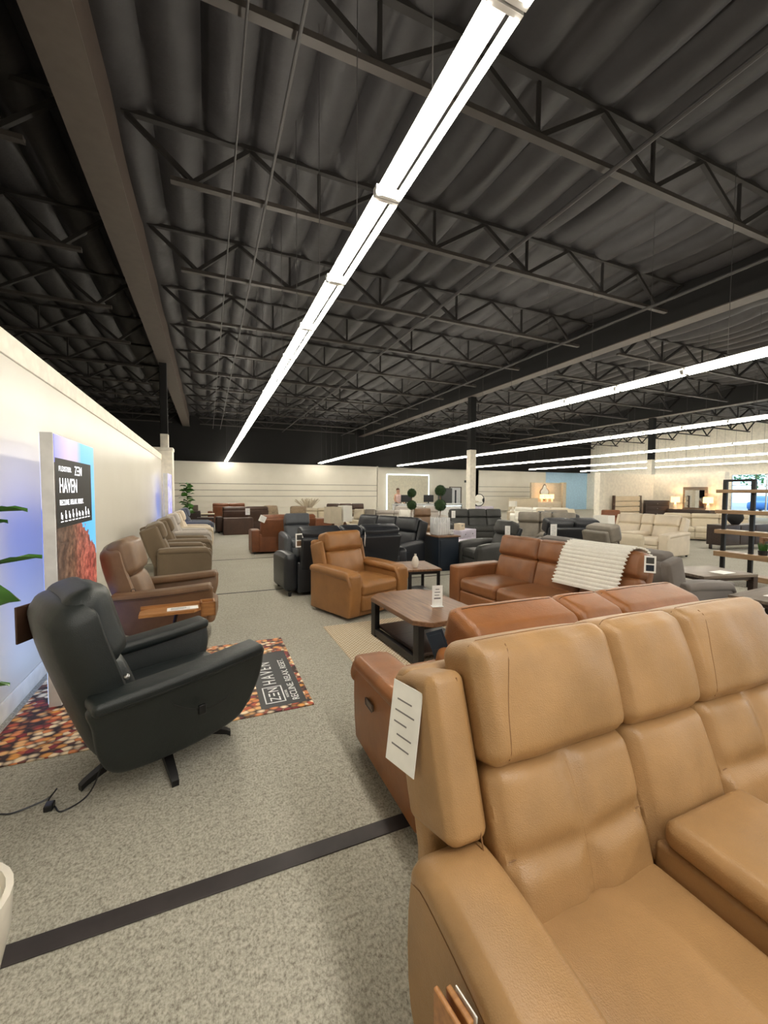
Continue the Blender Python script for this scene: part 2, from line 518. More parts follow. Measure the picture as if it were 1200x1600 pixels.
# ------------------------------------------------------------------ the building
XL, XR, YB, YF = -13.0, 34.3, -9.0, 29.2
DECK = 6.6
def building():
    struct('floor', MB().box(XL, XR, YB, 31.5, -0.1, 0), 'carpet')
    # carpet seams: dark transition strips across the aisle
    for k, (y, w, x1) in enumerate(((1.76, 0.085, 6), (6.90, 0.03, 9), (10.32, 0.03, 9))):
        struct('trim_%d' % (k + 1), MB().rbox(-1.33, x1, y - w / 2, y + w / 2, 0.0, 0.006, 0.003, n=(2, 2, 2)), 'dark_strip')
    # quilted insulation blanket sagging between the purlins
    def sag(x, y):
        cy = (y - 1.52) / 2.44
        ty = abs(math.sin(PI * cy)) ** 0.6
        cx = x / 0.61
        tx = abs(math.sin(PI * cx)) ** 0.75
        w = 0.5 + 0.7 * noise.noise(Vector((math.floor(cx) * 3.1, math.floor(cy) * 1.7, 0)))
        return DECK - 0.02 - 0.21 * (0.35 + w) * tx * (0.35 + 0.65 * ty) - 0.03 * noise.noise(Vector((x * 1.3, y * 0.9, 2)))
    nx, ny = int((XR - XL) / 0.061), int((30 + 3) / 0.305)
    vs = [(XL + (XR - XL) * i / nx, -3 + 33 * j / ny, sag(XL + (XR - XL) * i / nx, -3 + 33 * j / ny)) for j in range(ny + 1) for i in range(nx + 1)]
    fs = [(j * (nx + 1) + i, j * (nx + 1) + i + 1, (j + 1) * (nx + 1) + i + 1, (j + 1) * (nx + 1) + i) for j in range(ny) for i in range(nx)]
    struct('ceiling', MB().add(vs, fs), 'roof_blanket', 80)
    struct('ceiling_deck', MB().box(XL, XR, YB, 31.5, DECK + 0.05, DECK + 0.2), 'black_paint')
    # outer walls
    struct('wall_outer_left', MB().box(XL - 0.2, XL, YB, 31.5, 0, DECK + 0.2), 'black_paint')
    struct('wall_rear', MB().box(XL, XR, YB - 0.2, YB, 0, DECK + 0.2), 'white_paint')
    struct('wall_far_upper', MB().box(XL, XR, 29.25, 29.45, 3.52, DECK + 0.2), 'black_paint')
    struct('wall_far_backing', MB().box(XL, XR + 0.2, 31.3, 31.5, 0, DECK + 0.2), 'black_paint')
    # far white wall with shiplap grooves
    m = MB()
    zs = [0, 0.5, 0.9, 1.28, 1.68, 2.10, 3.52]
    for a, b in zip(zs, zs[1:]): m.box(-6, 11.9, 29.2, 29.3, a + 0.022, b - 0.022)
    m.box(-6, 11.9, 29.26, 29.3, 0, 3.52)
    struct('wall_far', m, 'wall_paint')
    m = MB()
    for z in zs[3:-1]: m.box(-6, 11.84, 29.19, 29.205, z - 0.02, z + 0.02)
    struct('trim_6', m, plain('groove_grey', (165, 158, 146), 0.8))
    m = MB()
    for z in zs[3:-1]: m.box(21.5, 29.0, 29.59, 29.605, z - 0.02, z + 0.02)
    struct('trim_7', m, 'groove_grey')
    struct('wall_far_desk', MB().box(11.9, 21.5, 30.2, 30.3, 0, 3.62).box(11.85, 11.95, 29.2, 30.3, 0, 3.55), 'wall_paint')
    m = MB()
    for a, b in zip(zs, zs[1:]): m.box(21.5, 29.0, 29.6, 29.7, a + 0.022, b - 0.022)
    m.box(21.5, 29.0, 29.66, 29.7, 0, 3.52)
    struct('wall_far_right', m, 'wall_paint')
    struct('wall_far_corner', MB().box(29.0, XR, 29.6, 29.7, 0, 3.6), plain('daylight_blue', (180, 218, 250), 0.5))  # blue daylight on this corner is put into the wall colour
    # left partition
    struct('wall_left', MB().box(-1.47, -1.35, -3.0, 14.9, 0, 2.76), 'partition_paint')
    struct('trim_left', MB().rbox(-1.49, -1.335, -3.0, 14.9, 2.60, 2.78, 0.008), 'white_paint')
    struct('baseboard_left', MB().rbox(-1.35, -1.335, -3.0, 14.9, 0, 0.14, 0.005), 'white_paint')
    struct('trim_pilaster', MB().rbox(-1.60, -1.03, 14.9, 15.5, 0, 3.0, 0.01).rbox(-1.62, -1.01, 14.88, 15.52, 2.9, 3.0, 0.01), 'white_paint')
    # right wall with the shopfront windows
    m = MB()
    m.box(XR, XR + 0.2, 17.4, 31.5, 0, DECK + 0.2)
    m.box(XR, XR + 0.2, YB, 17.4, 2.95, DECK + 0.2)
    m.box(XR, XR + 0.2, YB, 17.4, 0, 0.15)
    struct('wall_right', m, 'white_paint')
    for k, (a, b) in enumerate(((13.4, 17.4), (9.4, 13.4), (5.4, 9.4), (1.4, 5.4), (-2.6, 1.4))):
        g = MB().box(XR + 0.08, XR + 0.09, a, b, 0.15, 2.95)
        w = struct('window_%d' % (k + 1), g, 'window_glass')
        fr = MB()
        for y in (a, (a + b) / 2, b): fr.box(XR + 0.02, XR + 0.12, y - 0.035, y + 0.035, 0.15, 2.95)
        for z in (0.15, 2.2, 2.95): fr.box(XR + 0.02, XR + 0.12, a, b, z - 0.03, z + 0.03)
        fr.obj('window_frame', 'steel', w)
    # ground outside
    struct('ground_outside', MB().box(XR + 0.2, 90, -30, 60, -0.2, -0.05), plain('asphalt', (150, 150, 150), 0.9))
building()

def roof_structure():
    # glued beams along the store, open web joists across it, columns below
    for k, (x, w, lab) in enumerate(((-1.2, 0.36, 'dark timber roof beam running above the left partition wall'), (10.55, 0.34, 'dark roof girder over the black-topped column'), (22.45, 0.34, 'dark roof girder farthest right before the windows'))):
        m = MB().rbox(x - w / 2, x + w / 2, -3, 29.25, 5.72, DECK, 0.015, n=(2, 2, 2))
        o = m.obj('roof_beam', plain('beam_brown', (74, 62, 54), 0.7) if k == 0 else 'black_paint')
        tag(o, lab, 'beam')
        m = MB().box(x - w / 2 - 0.03, x + w / 2 + 0.03, -3, 29.25, 5.70, 5.725)
        m.obj('bottom_flange', plain('flange_%d' % k, (84, 76, 70), 0.6), o)
    spans = (('between the left beam and first girder', -0.95, 10.3, 0.55, 1), ('between the two girders', 10.8, 22.2, 0.55, 3), ('beyond the second girder', 22.7, XR - 0.1, 0.55, 3), ('left of the left beam', XL + 0.2, -1.45, 0.5, 2))
    for nm, xa, xb, ins, k0 in spans:
        L = xb - xa
        tc = MB().box(0, L, -0.04, 0.04, 0.70, 0.76).mesh('top_chord', 'black_joist')
        bc = MB().box(ins, L - ins, -0.045, 0.045, 0.0, 0.06).mesh('bottom_chord', 'lit_joist_chord')
        m = MB()
        pts = [(0.05, 0, 0.70)]
        n = max(4, int(round((L - 2 * ins) / 2.0)))
        for i in range(n + 1):
            x = ins + (L - 2 * ins) * i / n
            pts.append((x + (0.28 if i == 0 else -0.28 if i == n else 0), 0, 0.06))
            if i < n: pts.append((ins + (L - 2 * ins) * (i + 0.5) / n, 0, 0.70))
        pts.append((L - 0.05, 0, 0.70))
        for a, b in zip(pts, pts[1:]): m.bar(a, b, 0.06)
        for i in range(1, n): m.bar((ins + (L - 2 * ins) * i / n, 0.03, 0.06), (ins + (L - 2 * ins) * i / n, 0.03, 0.7), 0.04)
        wb = m.mesh('web', 'black_joist')
        cnt = 0
        for k in range(k0, 12):
            y = 1.52 + 2.44 * k
            if y > 29: break
            t = thing('roof_joist', '%s dark open-web roof joist from the camera, %s' % (ORD[cnt], nm), 'joist', (xa, y, 5.75), 0, 'open web joists ' + nm)
            for mn, me in (('top_chord', tc), ('bottom_chord', bc), ('web', wb)):
                o = bpy.data.objects.new(mn, me); COL.objects.link(o); o.parent = t
            cnt += 1
    # pipes along the ceiling
    for x, y0, z, r, lab in ((4.75, 1.0, 5.68, 0.03, 'long thin dark pipe under the joists right of the nearest lights'), (8.95, 2.5, 5.68, 0.035, 'long thin dark pipe just left of the first girder'), (0.80, 1.0, 5.62, 0.018, 'thin grey conduit crossing under the joists left of the lights'), (0.36, 1.0, 5.62, 0.012, 'thinner grey conduit nearer to the left beam')):
        tag(MB().tube([(x, y0, z), (x, 29, z)], r, 8).obj('ceiling_pipe', 'pipe_grey'), lab, 'pipe')
    for x, y, lab in ((-1.27, 15.2, 'column above the left partition pilaster, white below and black above'), (10.55, 15.1, 'slim column in the middle of the store, white below and black above'), (22.4, 15.2, 'column rising behind the right bedroom display wall')):
        t = thing('column', lab, 'column', (x, y, 0))
        r = 0.15 if x > 0 else 0.12
        MB().rbox(-r, r, -r, r, 0, 3.45, 0.02).obj('lower_shaft', 'white_paint', t)
        MB().rbox(-r * 0.9, r * 0.9, -r * 0.9, r * 0.9, 3.45, 5.72, 0.02).obj('upper_shaft', 'black_paint', t)['label'] = 'black upper shaft'
plain('black_joist', (32, 29, 28), 0.75)
plain('lit_joist_chord', (58, 53, 50), 0.6)  # paler than the webs: light from below put into the colour
plain('pipe_grey', (62, 60, 60), 0.6)
roof_structure()

def light_rows():
    L = 1.22
    hm = MB().box(-0.035, 0.035, 0.01, L - 0.01, 0.02, 0.09).box(-0.088, 0.088, 0.006, 0.03, -0.015, 0.05).box(-0.088, 0.088, L - 0.03, L - 0.006, -0.015, 0.05).mesh('housing', 'white_enamel')
    tm = {}
    for sx in (-1, 1):
        tm[sx] = MB().tube([(sx * 0.07, 0.032, 0), (sx * 0.07, L - 0.032, 0)], 0.022, 8).mesh('tube', 'tube')
        tm[sx * 2] = MB().tube([(sx * 0.05, 0.032, 0), (sx * 0.05, L - 0.032, 0)], 0.019, 8).mesh('tube', 'tube')
    cb = MB().tube([(0, L * 0.5, 0.09), (0, L * 0.5, 3.03)], 0.004, 4).mesh('hanging_cable', 'pipe_grey')
    rows = ((1.14, 0.21, 28.9, 'nearest'), (7.3, 2.0, 28.6, 'second'), (13.45, 4.5, 28.6, 'third'), (19.6, 7.5, 28.6, 'fourth'), (25.75, 9.9, 28.6, 'fifth'), (31.9, 12.4, 28.6, 'sixth'))
    for x, y0, y1, nm in rows:
        n = int((y1 - y0) / L + 0.5)
        for k in range(n):
            t = thing('strip_light', '%s twin-tube strip light from the camera in the %s hanging row' % (ORD[k], nm), 'light', (x, y0 + k * L, 3.6), 0, 'strip lights in the %s row' % nm)
            q = 1 if x < 10 else 2
            for mn, me in (('housing', hm), ('tube', tm[-q]), ('tube', tm[q]), ('hanging_cable', cb)):
                o = bpy.data.objects.new(mn, me); COL.objects.link(o); o.parent = t
    # unseen rest of the rows behind the photographer; the leftmost row is added light
    for x, y1 in ((1.14, 0.2), (7.3, 2.0), (13.45, 4.5), (19.6, 7.5), (-5.0, -1.0)):
        la = bpy.data.lights.new('unseen_row_lamp', 'AREA')
        la.shape = 'RECTANGLE'; la.size = 0.2; la.size_y = y1 + 8.0
        la.energy = 26 * (y1 + 8.0); la.color = (1, 0.95, 0.86)
        o = bpy.data.objects.new('unseen_row_lamp', la); COL.objects.link(o)
        o.location = (x, (y1 - 8.0) / 2, 3.6)
light_rows()

# ------------------------------------------------------------------ seating builders
def groove(lines, w=0.03, d=0.012):
    """pull the front face in along lines given as ('x'|'z', value)"""
    def fn(p):
        k = 0
        for ax, v in lines:
            t = (p.x if ax == 'x' else p.z) - v
            k = max(k, math.exp(-(t / w) ** 2))
        if p.y < 0: p = p + Vector((0, d * k, 0))
        return p
    return fn
def wrinkle(p, amp, sc=9, seed=0.0):
    return p + Vector((0, -amp * noise.noise(Vector((p.x * sc + seed, p.z * sc * 0.6, seed))), 0)) if p.y < 0.02 else p
def seating(name, label, cat, loc, rz, mat, secs, group=None, D=0.98, aw=0.22, sh=0.48, ah=0.62, bh=1.02, lean=17, head=0.42,
            arm='pad', drop=0.05, wing=0.0, seam=None, rear_mat=None, power=False, fine=2, feet=True, arm_back=None, wing_z=0.14, wing_top=0.02, gap=0.05, tuft=False, bt=0.17, seat_back=0.33, headt=0.0, wingmat=None, headlift=0.0):
    """sofas and recliners; local front is -y, secs = [('seat'|'console'|'wide', width), ...]"""
    t = thing(name, label, cat, loc, rz, group)
    inner = sum(w for _, w in secs)
    Wd = inner + 2 * aw
    yF, yR = -D / 2, D / 2
    yJ = yR - seat_back
    rm = rear_mat or mat
    q = fine
    xi0, xi1 = -inner / 2, inner / 2
    MB().rbox(xi0 - 0.02, xi1 + 0.02, yF + 0.05, yR - 0.06, gap, sh - 0.14, 0.02).obj('base', rm, t)
    if feet:
        for x in (-Wd / 2 + 0.08, Wd / 2 - 0.08):
            for y in (yF + 0.1, yR - 0.12): MB().lathe([(0.025, 0), (0.03, 0.06)], 10, (x, y, 0)).obj('foot', 'black_plastic', t)
    # rear upper shell, leaning back, and lower rear panel
    Lb = (bh - sh + 0.05) / math.cos(R(lean))
    M = Matrix.Translation((0, yJ, sh - 0.05)) @ Matrix.Rotation(R(-lean), 4, 'X')
    ex = wing if wing else -0.005
    MB().rbox(xi0 - 0.03, xi1 + 0.03, yR - 0.12, yR - 0.05, 0.05, sh + 0.06, 0.02, (0, 0.01, 0)).obj('rear_panel', rm, t)
    MB(M).rbox(xi0 - ex, xi1 + ex, bt + 0.0, bt + 0.10, -0.05, Lb - 0.05, 0.035, (0, 0.015, 0)).obj('back_shell', rm, t)
    if wing:
        for sx in (-1, 1):
            x = sx * (inner / 2 + wing / 2 + 0.004)
            g = MB(M).rbox(x - wing / 2, x + wing / 2, 0.03, bt + 0.11, wing_z, Lb - wing_top, 0.035, (0.008, 0.01, 0), (3, 3, 6)).obj('back_wing', mat, t)
            if seam:
                MB(M).tube([(x - sx * (wing / 2 - 0.034) , 0.029, 0.2 + (Lb - 0.28) * k / 10) for k in range(11)], 0.0025, 5).obj('seam', seam, g)
    x = xi0
    for kind, w in secs:
        xc = x + w / 2
        h = w / 2 - 0.004
        cons = kind == 'console'
        zs = sh + (0.13 if cons else 0)
        # seat, footrest
        if cons:
            MB().rbox(xc - h, xc + h, yF + 0.06, yJ + 0.04, 0.1, zs - 0.09, 0.015).obj('console_box', mat, t)
            MB().rbox(xc - h - 0.004, xc + h + 0.004, yF + 0.02, yJ + 0.02, zs - 0.09, zs, 0.035, (0, 0, 0.012), (6, 6, 3)).obj('console_lid', mat, t)
        else:
            so = MB().rbox(xc - h, xc + h, yF, yJ + 0.06, sh - 0.17, sh, 0.055, (0, 0.012, 0.022), (6 * q, 6 * q, 3)).obj('seat', mat, t)
            MB().rbox(xc - h, xc + h, yF + 0.012, yF + 0.09, 0.09, sh - 0.16, 0.03, (0, 0.02, 0), (4, 2, 4)).obj('footrest', mat, t)
        # back: lumbar cushion and headrest
        hl = Lb * (1 - head)
        lines = [('x', 0.0), ('z', hl * 0.46)] if tuft and not cons else []
        gf = groove(lines, 0.035, 0.022) if lines else (lambda p: p)
        sd = xc * 7.3 + loc[0]
        amp = 0.010 if q > 2 else 0.006
        fl = lambda p, gf=gf, sd=sd: wrinkle(gf(p), amp, 8, sd)
        Mb = M @ Matrix.Translation((xc, 0, 0))
        rbx = RB((0, bt / 2, hl / 2), (h, bt / 2, hl / 2), 0.05, (0.0, 0.035, 0.0), fl)
        bo = MB(Mb).rb(rbx, (7 * q, 2, 7 * q)).obj('backrest', mat, t)
        hh = Lb - hl + 0.02 + headlift
        hx = RB((0, bt / 2 - 0.012 - headt / 2, hl + hh / 2 - 0.008), (h + 0.004, bt / 2 + 0.012 + headt / 2, hh / 2), 0.05, (0.0, 0.035, 0.008), lambda p, sd=sd: wrinkle(p, amp, 9, sd + 3))
        ho = MB(Mb).rb(hx, (6 * q, 2, 5 * q)).obj('headrest', mat, bo)
        if seam:
            for rr, u0 in ((hx, -0.62), (hx, None)):
                if u0 is not None:
                    path = [rr.front(u0 + 0.22 * (1 - k / 12) ** 2 - 0.16, 0.97 - 1.9 * k / 12, -0.0005) for k in range(13)] if not cons else None
                else:
                    path = [rr.map((rr.h[0] * (-0.97 + 1.94 * k / 14), -rr.h[1] * 0.55, rr.h[2])) for k in range(15)]
                if path: MB(Mb).tube(path, 0.0018, 5).obj('seam', seam, bo)
            if tuft and not cons:
                MB(Mb).tube([rbx.front(0, -0.95 + 1.85 * k / 16, -0.001) for k in range(17)], 0.0014, 5).obj('seam', seam, bo)
                MB(Mb).tube([rbx.front(-0.97 + 1.94 * k / 16, -0.08, -0.001) for k in range(17)], 0.0014, 5).obj('seam', seam, bo)
        x += w
    # arms
    for sx in (-1, 1):
        xo, xn = sx * Wd / 2, sx * (inner / 2 + 0.002)
        a, b = min(xo, xn), max(xo, xn)
        yb = yR - 0.10 if arm_back is None else arm_back
        def dropf(p, z0=ah):
            k = max(0, min(1, (yJ - 0.05 - p.y) / (yJ - 0.05 - yF)))
            return p + Vector((0, 0, -drop * k * k))
        if arm == 'round':
            ao = MB().rbox(a, b, yF - 0.01, yb, 0.07, ah, 0.075, (0.012, 0.015, 0.015), (4, 8, 5), dropf).obj('armrest', mat, t)
        elif arm == 'track':
            ao = MB().rbox(a, b, yF, yb, 0.05, ah, 0.025, (0.006, 0.01, 0.01), (4, 6, 5), dropf).obj('armrest', mat, t)
        elif arm == 'slope':
            prof = smooth_poly([(yF + 0.03, 0.10), (yF + 0.02, ah - drop - 0.12), (yF + 0.25, ah - 0.10), (yJ - 0.1, ah - 0.07), (yb, ah - 0.08), (yb + 0.02, 0.12), (yb - 0.2, 0.06), (yF + 0.2, 0.06)], 5)
            ao = MB().slab(prof, a + (0.02 if sx < 0 else 0.0), b - (0.02 if sx > 0 else 0), 0.015).obj('armrest', mat, t)
            def sl(p):
                k = max(0, min(1, (yJ + 0.10 - p.y) / (yJ + 0.10 - yF)))
                r = max(0, (p.y - (yb - 0.10)) / 0.1)
                return p + Vector((0, 0, -drop * k ** 1.6 - 0.06 * r * r))
            px = RB(((a + b) / 2, (yF + yb) / 2, ah - 0.05), ((b - a) / 2 + 0.004, (yb - yF) / 2, 0.05), 0.045, (0.0, 0, 0.012), sl)
            po = MB().rb(px, (5, 18, 3)).obj('arm_pad', mat, ao)
            if seam:
                u = px.h[0] if sx > 0 else -px.h[0]
                MB().tube([px.map((u, px.h[1] * (-0.96 + 1.92 * k / 24), -px.h[2] * 0.35)) + Vector((sx * 0.0003, 0, 0)) for k in range(25)], 0.002, 5).obj('seam', seam, ao)
        else:
            ao = MB().rbox(a + 0.012, b - 0.012, yF + 0.0, yb, gap, ah - 0.04, 0.03, (0.006, 0.008, 0), (3, 6, 4), lambda p: p + Vector((0, 0.05 * max(0, (0.25 - p.z) / 0.25) * (1 if p.y < yF + 0.1 else 0), 0))).obj('armrest', mat, t)
            def pd(p):
                k = max(0, min(1, (yF + 0.10 - p.y) / 0.13))
                return p + Vector((0, 0.03 * k * k, -0.13 * k * k)) + Vector((0, 0, -drop * max(0, min(1, (yJ - p.y) / (yJ - yF)))))
            MB().rbox(a - 0.012, b + 0.012, yF - 0.03, yb + 0.0, ah - 0.09, ah, 0.042, (0.0, 0, 0.014), (4, 22, 3), pd).obj('arm_pad', mat, ao)
        if power:
            zc = 0.30
            po = MB().rbox(xo - 0.004 * sx, xo + 0.006 * sx, yF + 0.28, yF + 0.38, zc + 0.09, zc + 0.13, 0.003, n=(1, 1, 1)).obj('control_panel', 'greywood', ao)
            MB().tube([(xo + 0.008 * sx, yF + 0.28 + (0.10 if 0 < k < 3 else 0), zc + (0.09 if k in (0, 1, 4) else 0.13)) for k in range(5)], 0.003, 6).obj('control_frame', 'steel', po)
    return t
def price_card(name, label, loc, M, w=0.10, h=0.15, mat='card', swatches=None, group=None):
    t = thing(name, label, 'tag', loc, 0, group)
    t.matrix_world = Matrix.Translation(loc) @ M
    MB().box(-w / 2, w / 2, -0.001, 0.001, -h, 0).obj('card', mat, t)
    if swatches:
        for k, s in enumerate(swatches):
            zt = -h * (0.1 + 0.44 * k)
            MB().box(-w * 0.34, w * 0.34, -0.003, -0.001, zt - h * 0.36, zt).obj('swatch', s, t)['label'] = 'dark leather swatch' if k == 0 else 'second leather swatch'
    else:
        m = MB()
        for k, (a, b) in enumerate(((-0.3, 0.2), (-0.34, 0.32), (-0.34, 0.1), (-0.2, 0.3), (-0.34, 0.26))):
            m.box(w * a, w * b, -0.0018, -0.001, -h * (0.2 + 0.14 * k) - h * 0.018, -h * (0.2 + 0.14 * k))
        m.obj('print', 'print_grey', t)
    return t
def RZ(a): return Matrix.Rotation(R(a), 4, 'Z')
def RX(a): return Matrix.Rotation(R(a), 4, 'X')
def RY(a): return Matrix.Rotation(R(a), 4, 'Y')

# ------------------------------------------------------------------ foreground seating
tan = seating('reclining_sofa', 'large tan leather reclining sofa with tufted backs in the right foreground', 'sofa', (1.485, 0.755, 0), 0, 'tan_leather',
        [('seat', 0.57), ('console', 0.40), ('seat', 0.57)], D=1.17, aw=0.215, sh=0.48, ah=0.64, bh=1.15, lean=19, head=0.43, arm='slope', drop=0.13, wing=0.13,
        seam='seam_tan', fine=4, tuft=True, seat_back=0.56, bt=0.19, headt=0.0, arm_back=0.24, feet=False, wing_z=0.25, wing_top=0.06)
t = price_card('price_tag', 'white price sheet in clear sleeve hanging on tan sofa wing', (0.562, 1.12, 1.02), RZ(-74) @ RX(-8), 0.13, 0.25)
t = thing('tag_holder', 'tan wooden slat holder with white card beside tan sofa arm', 'holder', (0.448, 0.69, 0.0), 8)
MB().rbox(-0.012, 0.0, -0.045, 0.04, 0.28, 0.555, 0.004).obj('slat', 'oak', t)
MB().rbox(0.014, 0.028, -0.045, 0.03, 0.28, 0.55, 0.004).obj('slat', 'oak', t)
MB().box(0.034, 0.037, -0.045, 0.02, 0.28, 0.55).obj('card', 'card', t)['label'] = 'white printed card'
MB().rbox(-0.035, 0.055, -0.075, 0.075, 0.0, 0.30, 0.01).obj('pocket', 'dark_brown_leather', t)

orange = seating('reclining_sofa', 'orange leather reclining sofa seen from behind, beyond the tan sofa', 'sofa', (1.88, 1.98, 0), 180, 'orange_leather',
        [('seat', 0.66), ('console', 0.32), ('seat', 0.66)], D=0.98, aw=0.23, sh=0.46, ah=0.62, bh=1.01, lean=16, arm='pad', drop=0.03, head=0.36, wing=0.09, headt=0.05, seam='seam_dark', headlift=0.03, wing_top=0.10, power=True)
camel = seating('recliner', 'camel leather recliner facing the aisle in front of black sofas', 'recliner', (1.90, 5.40, 0), 21, 'camel_leather', [('seat', 0.64)],
        D=0.98, aw=0.21, sh=0.46, ah=0.62, bh=1.04, lean=15, arm='pad', drop=0.02, head=0.38, wing=0.06, fine=3, bt=0.2, gap=0.035, feet=False, wing_top=0.1)
M = Matrix.Translation((1.90, 5.44, 0)) @ RZ(21)
price_card('price_tag', 'white price tag on right shoulder of camel recliner', M @ Vector((0.31, 0.16, 1.0)), RZ(21) @ RZ(55) @ RY(-28), 0.10, 0.2)
rust = seating('reclining_sofa', 'rust brown leather three-seat sofa with white throw over its back', 'sofa', (3.72, 3.80, 0), -84, 'rust_leather',
        [('seat', 0.68), ('seat', 0.66), ('seat', 0.66)], D=0.96, aw=0.21, sh=0.45, ah=0.60, bh=1.0, lean=16, arm='track', drop=0.0, head=0.42, fine=3)

def pod_recliner(name, label, loc, rz, mat, seam, group=None, split=True, bh=1.07, tray=False):
    """swivel recliner with curved hull sides on a black star base; local front -y"""
    t = thing(name, label, 'recliner', loc, rz, group)
    base = MB()
    base.lathe([(0.0, 0.10), (0.06, 0.10), (0.07, 0.20), (0.10, 0.24), (0.0, 0.24)], 16)
    base.obj('swivel_column', 'black_metal', t)
    for k in range(5):
        a = R(28 + 72 * k)
        m = MB().loft([[(math.cos(a) * d - math.sin(a) * w, math.sin(a) * d + math.cos(a) * w, z + dz) for w, dz in ((-ww, -hh), (ww, -hh), (ww, hh), (-ww, hh))] for d, z, ww, hh in ((0.03, 0.135, 0.03, 0.03), (0.2, 0.10, 0.026, 0.025), (0.40, 0.035, 0.02, 0.015), (0.425, 0.018, 0.018, 0.016))])
        m.obj('leg', 'black_metal', t)
    out = smooth_poly([(-0.465, 0.635), (-0.49, 0.57), (-0.48, 0.45), (-0.42, 0.30), (-0.33, 0.20), (-0.12, 0.155), (0.14, 0.15), (0.32, 0.18), (0.39, 0.28), (0.42, 0.45), (0.44, 0.56), (0.30, 0.57), (0.0, 0.585), (-0.25, 0.605)], 5)
    for sx in (-1, 1):
        def fl(p, sx=sx):
            k = max(0, (p.z - 0.3) / 0.3)
            return p + Vector((sx * 0.045 * k * k - sx * 0.03 * (1 - min(1, max(0, (p.z - 0.15) / 0.25))), 0, 0))
        a, b = sorted((sx * 0.31, sx * 0.40))
        so = MB().slab(out, a, b, 0.03, fl).obj('side_panel', mat, t)
        def cv(p):
            s = (p.y + 0.05) / 0.45
            return p + Vector((0, 0, 0.03 * (-s) + 0.012 * s * s))
        px = RB((sx * 0.375, -0.02, 0.590), (0.085, 0.455, 0.032), 0.026, (0, 0, 0.008), cv)
        po = MB().rb(px, (4, 12, 2)).obj('arm_pad', mat, so)
        MB().tube([px.map((sx * px.h[0], px.h[1] * (-0.97 + 1.94 * k / 20), -px.h[2] * 0.4)) for k in range(21)], 0.003, 5).obj('seam', seam, so)
        xs = sx * 0.425
        MB().tube([(xs + sx * (0.006 if 0 < k < 10 else -0.01), -0.26 + 0.032 * k, 0.40 - 0.05 * math.sin(PI * k / 10) + 0.006 * k) for k in range(11)], 0.003, 5).obj('pocket_seam', seam, so)
    MB().rbox(-0.31, 0.31, -0.42, 0.34, 0.20, 0.36, 0.05).obj('seat_frame', mat, t)
    MB().rbox(-0.285, 0.285, -0.46, 0.20, 0.29, 0.44, 0.06, (0, 0.02, 0.03), (10, 10, 3)).obj('seat', mat, t)
    MB().rbox(-0.28, 0.28, -0.49, -0.40, 0.21, 0.40, 0.035, (0, 0.015, 0), (4, 2, 4)).obj('footrest', mat, t)
    M = Matrix.Translation((0, 0.17, 0.36)) @ RX(-17)
    H = bh - 0.33
    def tp(p):
        z = p.z / H
        k = 1 - 0.16 * max(0, z - 0.62) ** 1.2 - 0.08 * max(0, 0.4 - z)
        y = p.y - 0.16 * max(0, z - 0.6) ** 2
        return Vector((p.x * k, y, p.z))
    def wrap(p):
        q = abs(p.x) / 0.33
        return tp(p + Vector((0, -0.10 * q ** 3 if p.y < 0.12 else -0.05 * q ** 3, -0.05 * q ** 3 if p.z > H * 0.8 else 0)))
    MB(M).rbox(-0.33, 0.33, 0.07, 0.23, -0.14, H, 0.075, (0, 0.02, 0.012), (10, 3, 10), wrap).obj('back_shell', mat, t)
    hs = 0.56 if split else 0.50
    def soft(p, s=0.0):
        q = abs(p.x) / 0.27
        return tp(wrinkle(p, 0.014, 7, s) + Vector((0, 0.015 * q * q, 0)))
    sp = lambda p: soft(p, 1.0 + loc[1])
    bo = MB(M).rbox(-0.255, 0.255, -0.03, 0.13, 0.02, H * hs, 0.06, (0, 0.05, 0.0), (12, 2, 10), sp).obj('backrest', mat, t)
    sp2 = lambda p: soft(p, 5.0 + loc[1])
    hw, hr = (0.30, 0.075) if split else (0.275, 0.085)
    MB(M).rbox(-hw, hw, -0.07, 0.15, H * hs - 0.02, H + 0.015, hr, (0.005, 0.05, 0.012), (12, 2, 10), sp2).obj('headrest', mat, bo)
    return t
green = pod_recliner('swivel_recliner', 'dark green leather swivel recliner with black star base in the left foreground', (-0.31, 2.86, 0), 115, 'green_leather', 'seam_dark', bh=1.10, split=False)
M = Matrix.Translation((-0.31, 2.86, 0)) @ RZ(115)
# remote and strap belong to the chair
MB().rbox(-0.462, -0.44, -0.10, -0.06, 0.365, 0.42, 0.006).obj('remote', 'black_plastic', green)['label'] = 'black corded remote in side pocket'
m = MB()
for k in range(3): m.lathe([(0.0, 0), (0.006, 0.001), (0.006, 0.003), (0, 0.003)], 8, (0, 0, 0))
MB().sphere((-0.345, 0.26, 0.66), 0.016, 10, 8).obj('recline_button', 'steel', green)['label'] = 'small chrome button'
t = thing('swatch_tag', 'dark brown leather swatch hanging behind the dark green recliner', 'tag', (-0.915, 2.80, 1.0), 65)
MB().rbox(-0.07, 0.07, -0.006, 0.006, -0.20, 0.0, 0.004, n=(2, 1, 3)).obj('swatch', 'dark_brown_leather', t)
t = thing('power_cord', 'thin black power cord with plug on carpet behind green recliner', 'cord', (0, 0, 0))
c = [(-0.55, 2.62, 0.16), (-0.58, 2.58, 0.05), (-0.62, 2.52, 0.012), (-0.70, 2.47, 0.008), (-0.74, 2.52, 0.008), (-0.78, 2.56, 0.02), (-0.76, 2.62, 0.04), (-0.80, 2.60, 0.008), (-0.92, 2.55, 0.008), (-1.0, 2.56, 0.008), (-1.10, 2.42, 0.008), (-1.25, 2.30, 0.008)]
sm = []
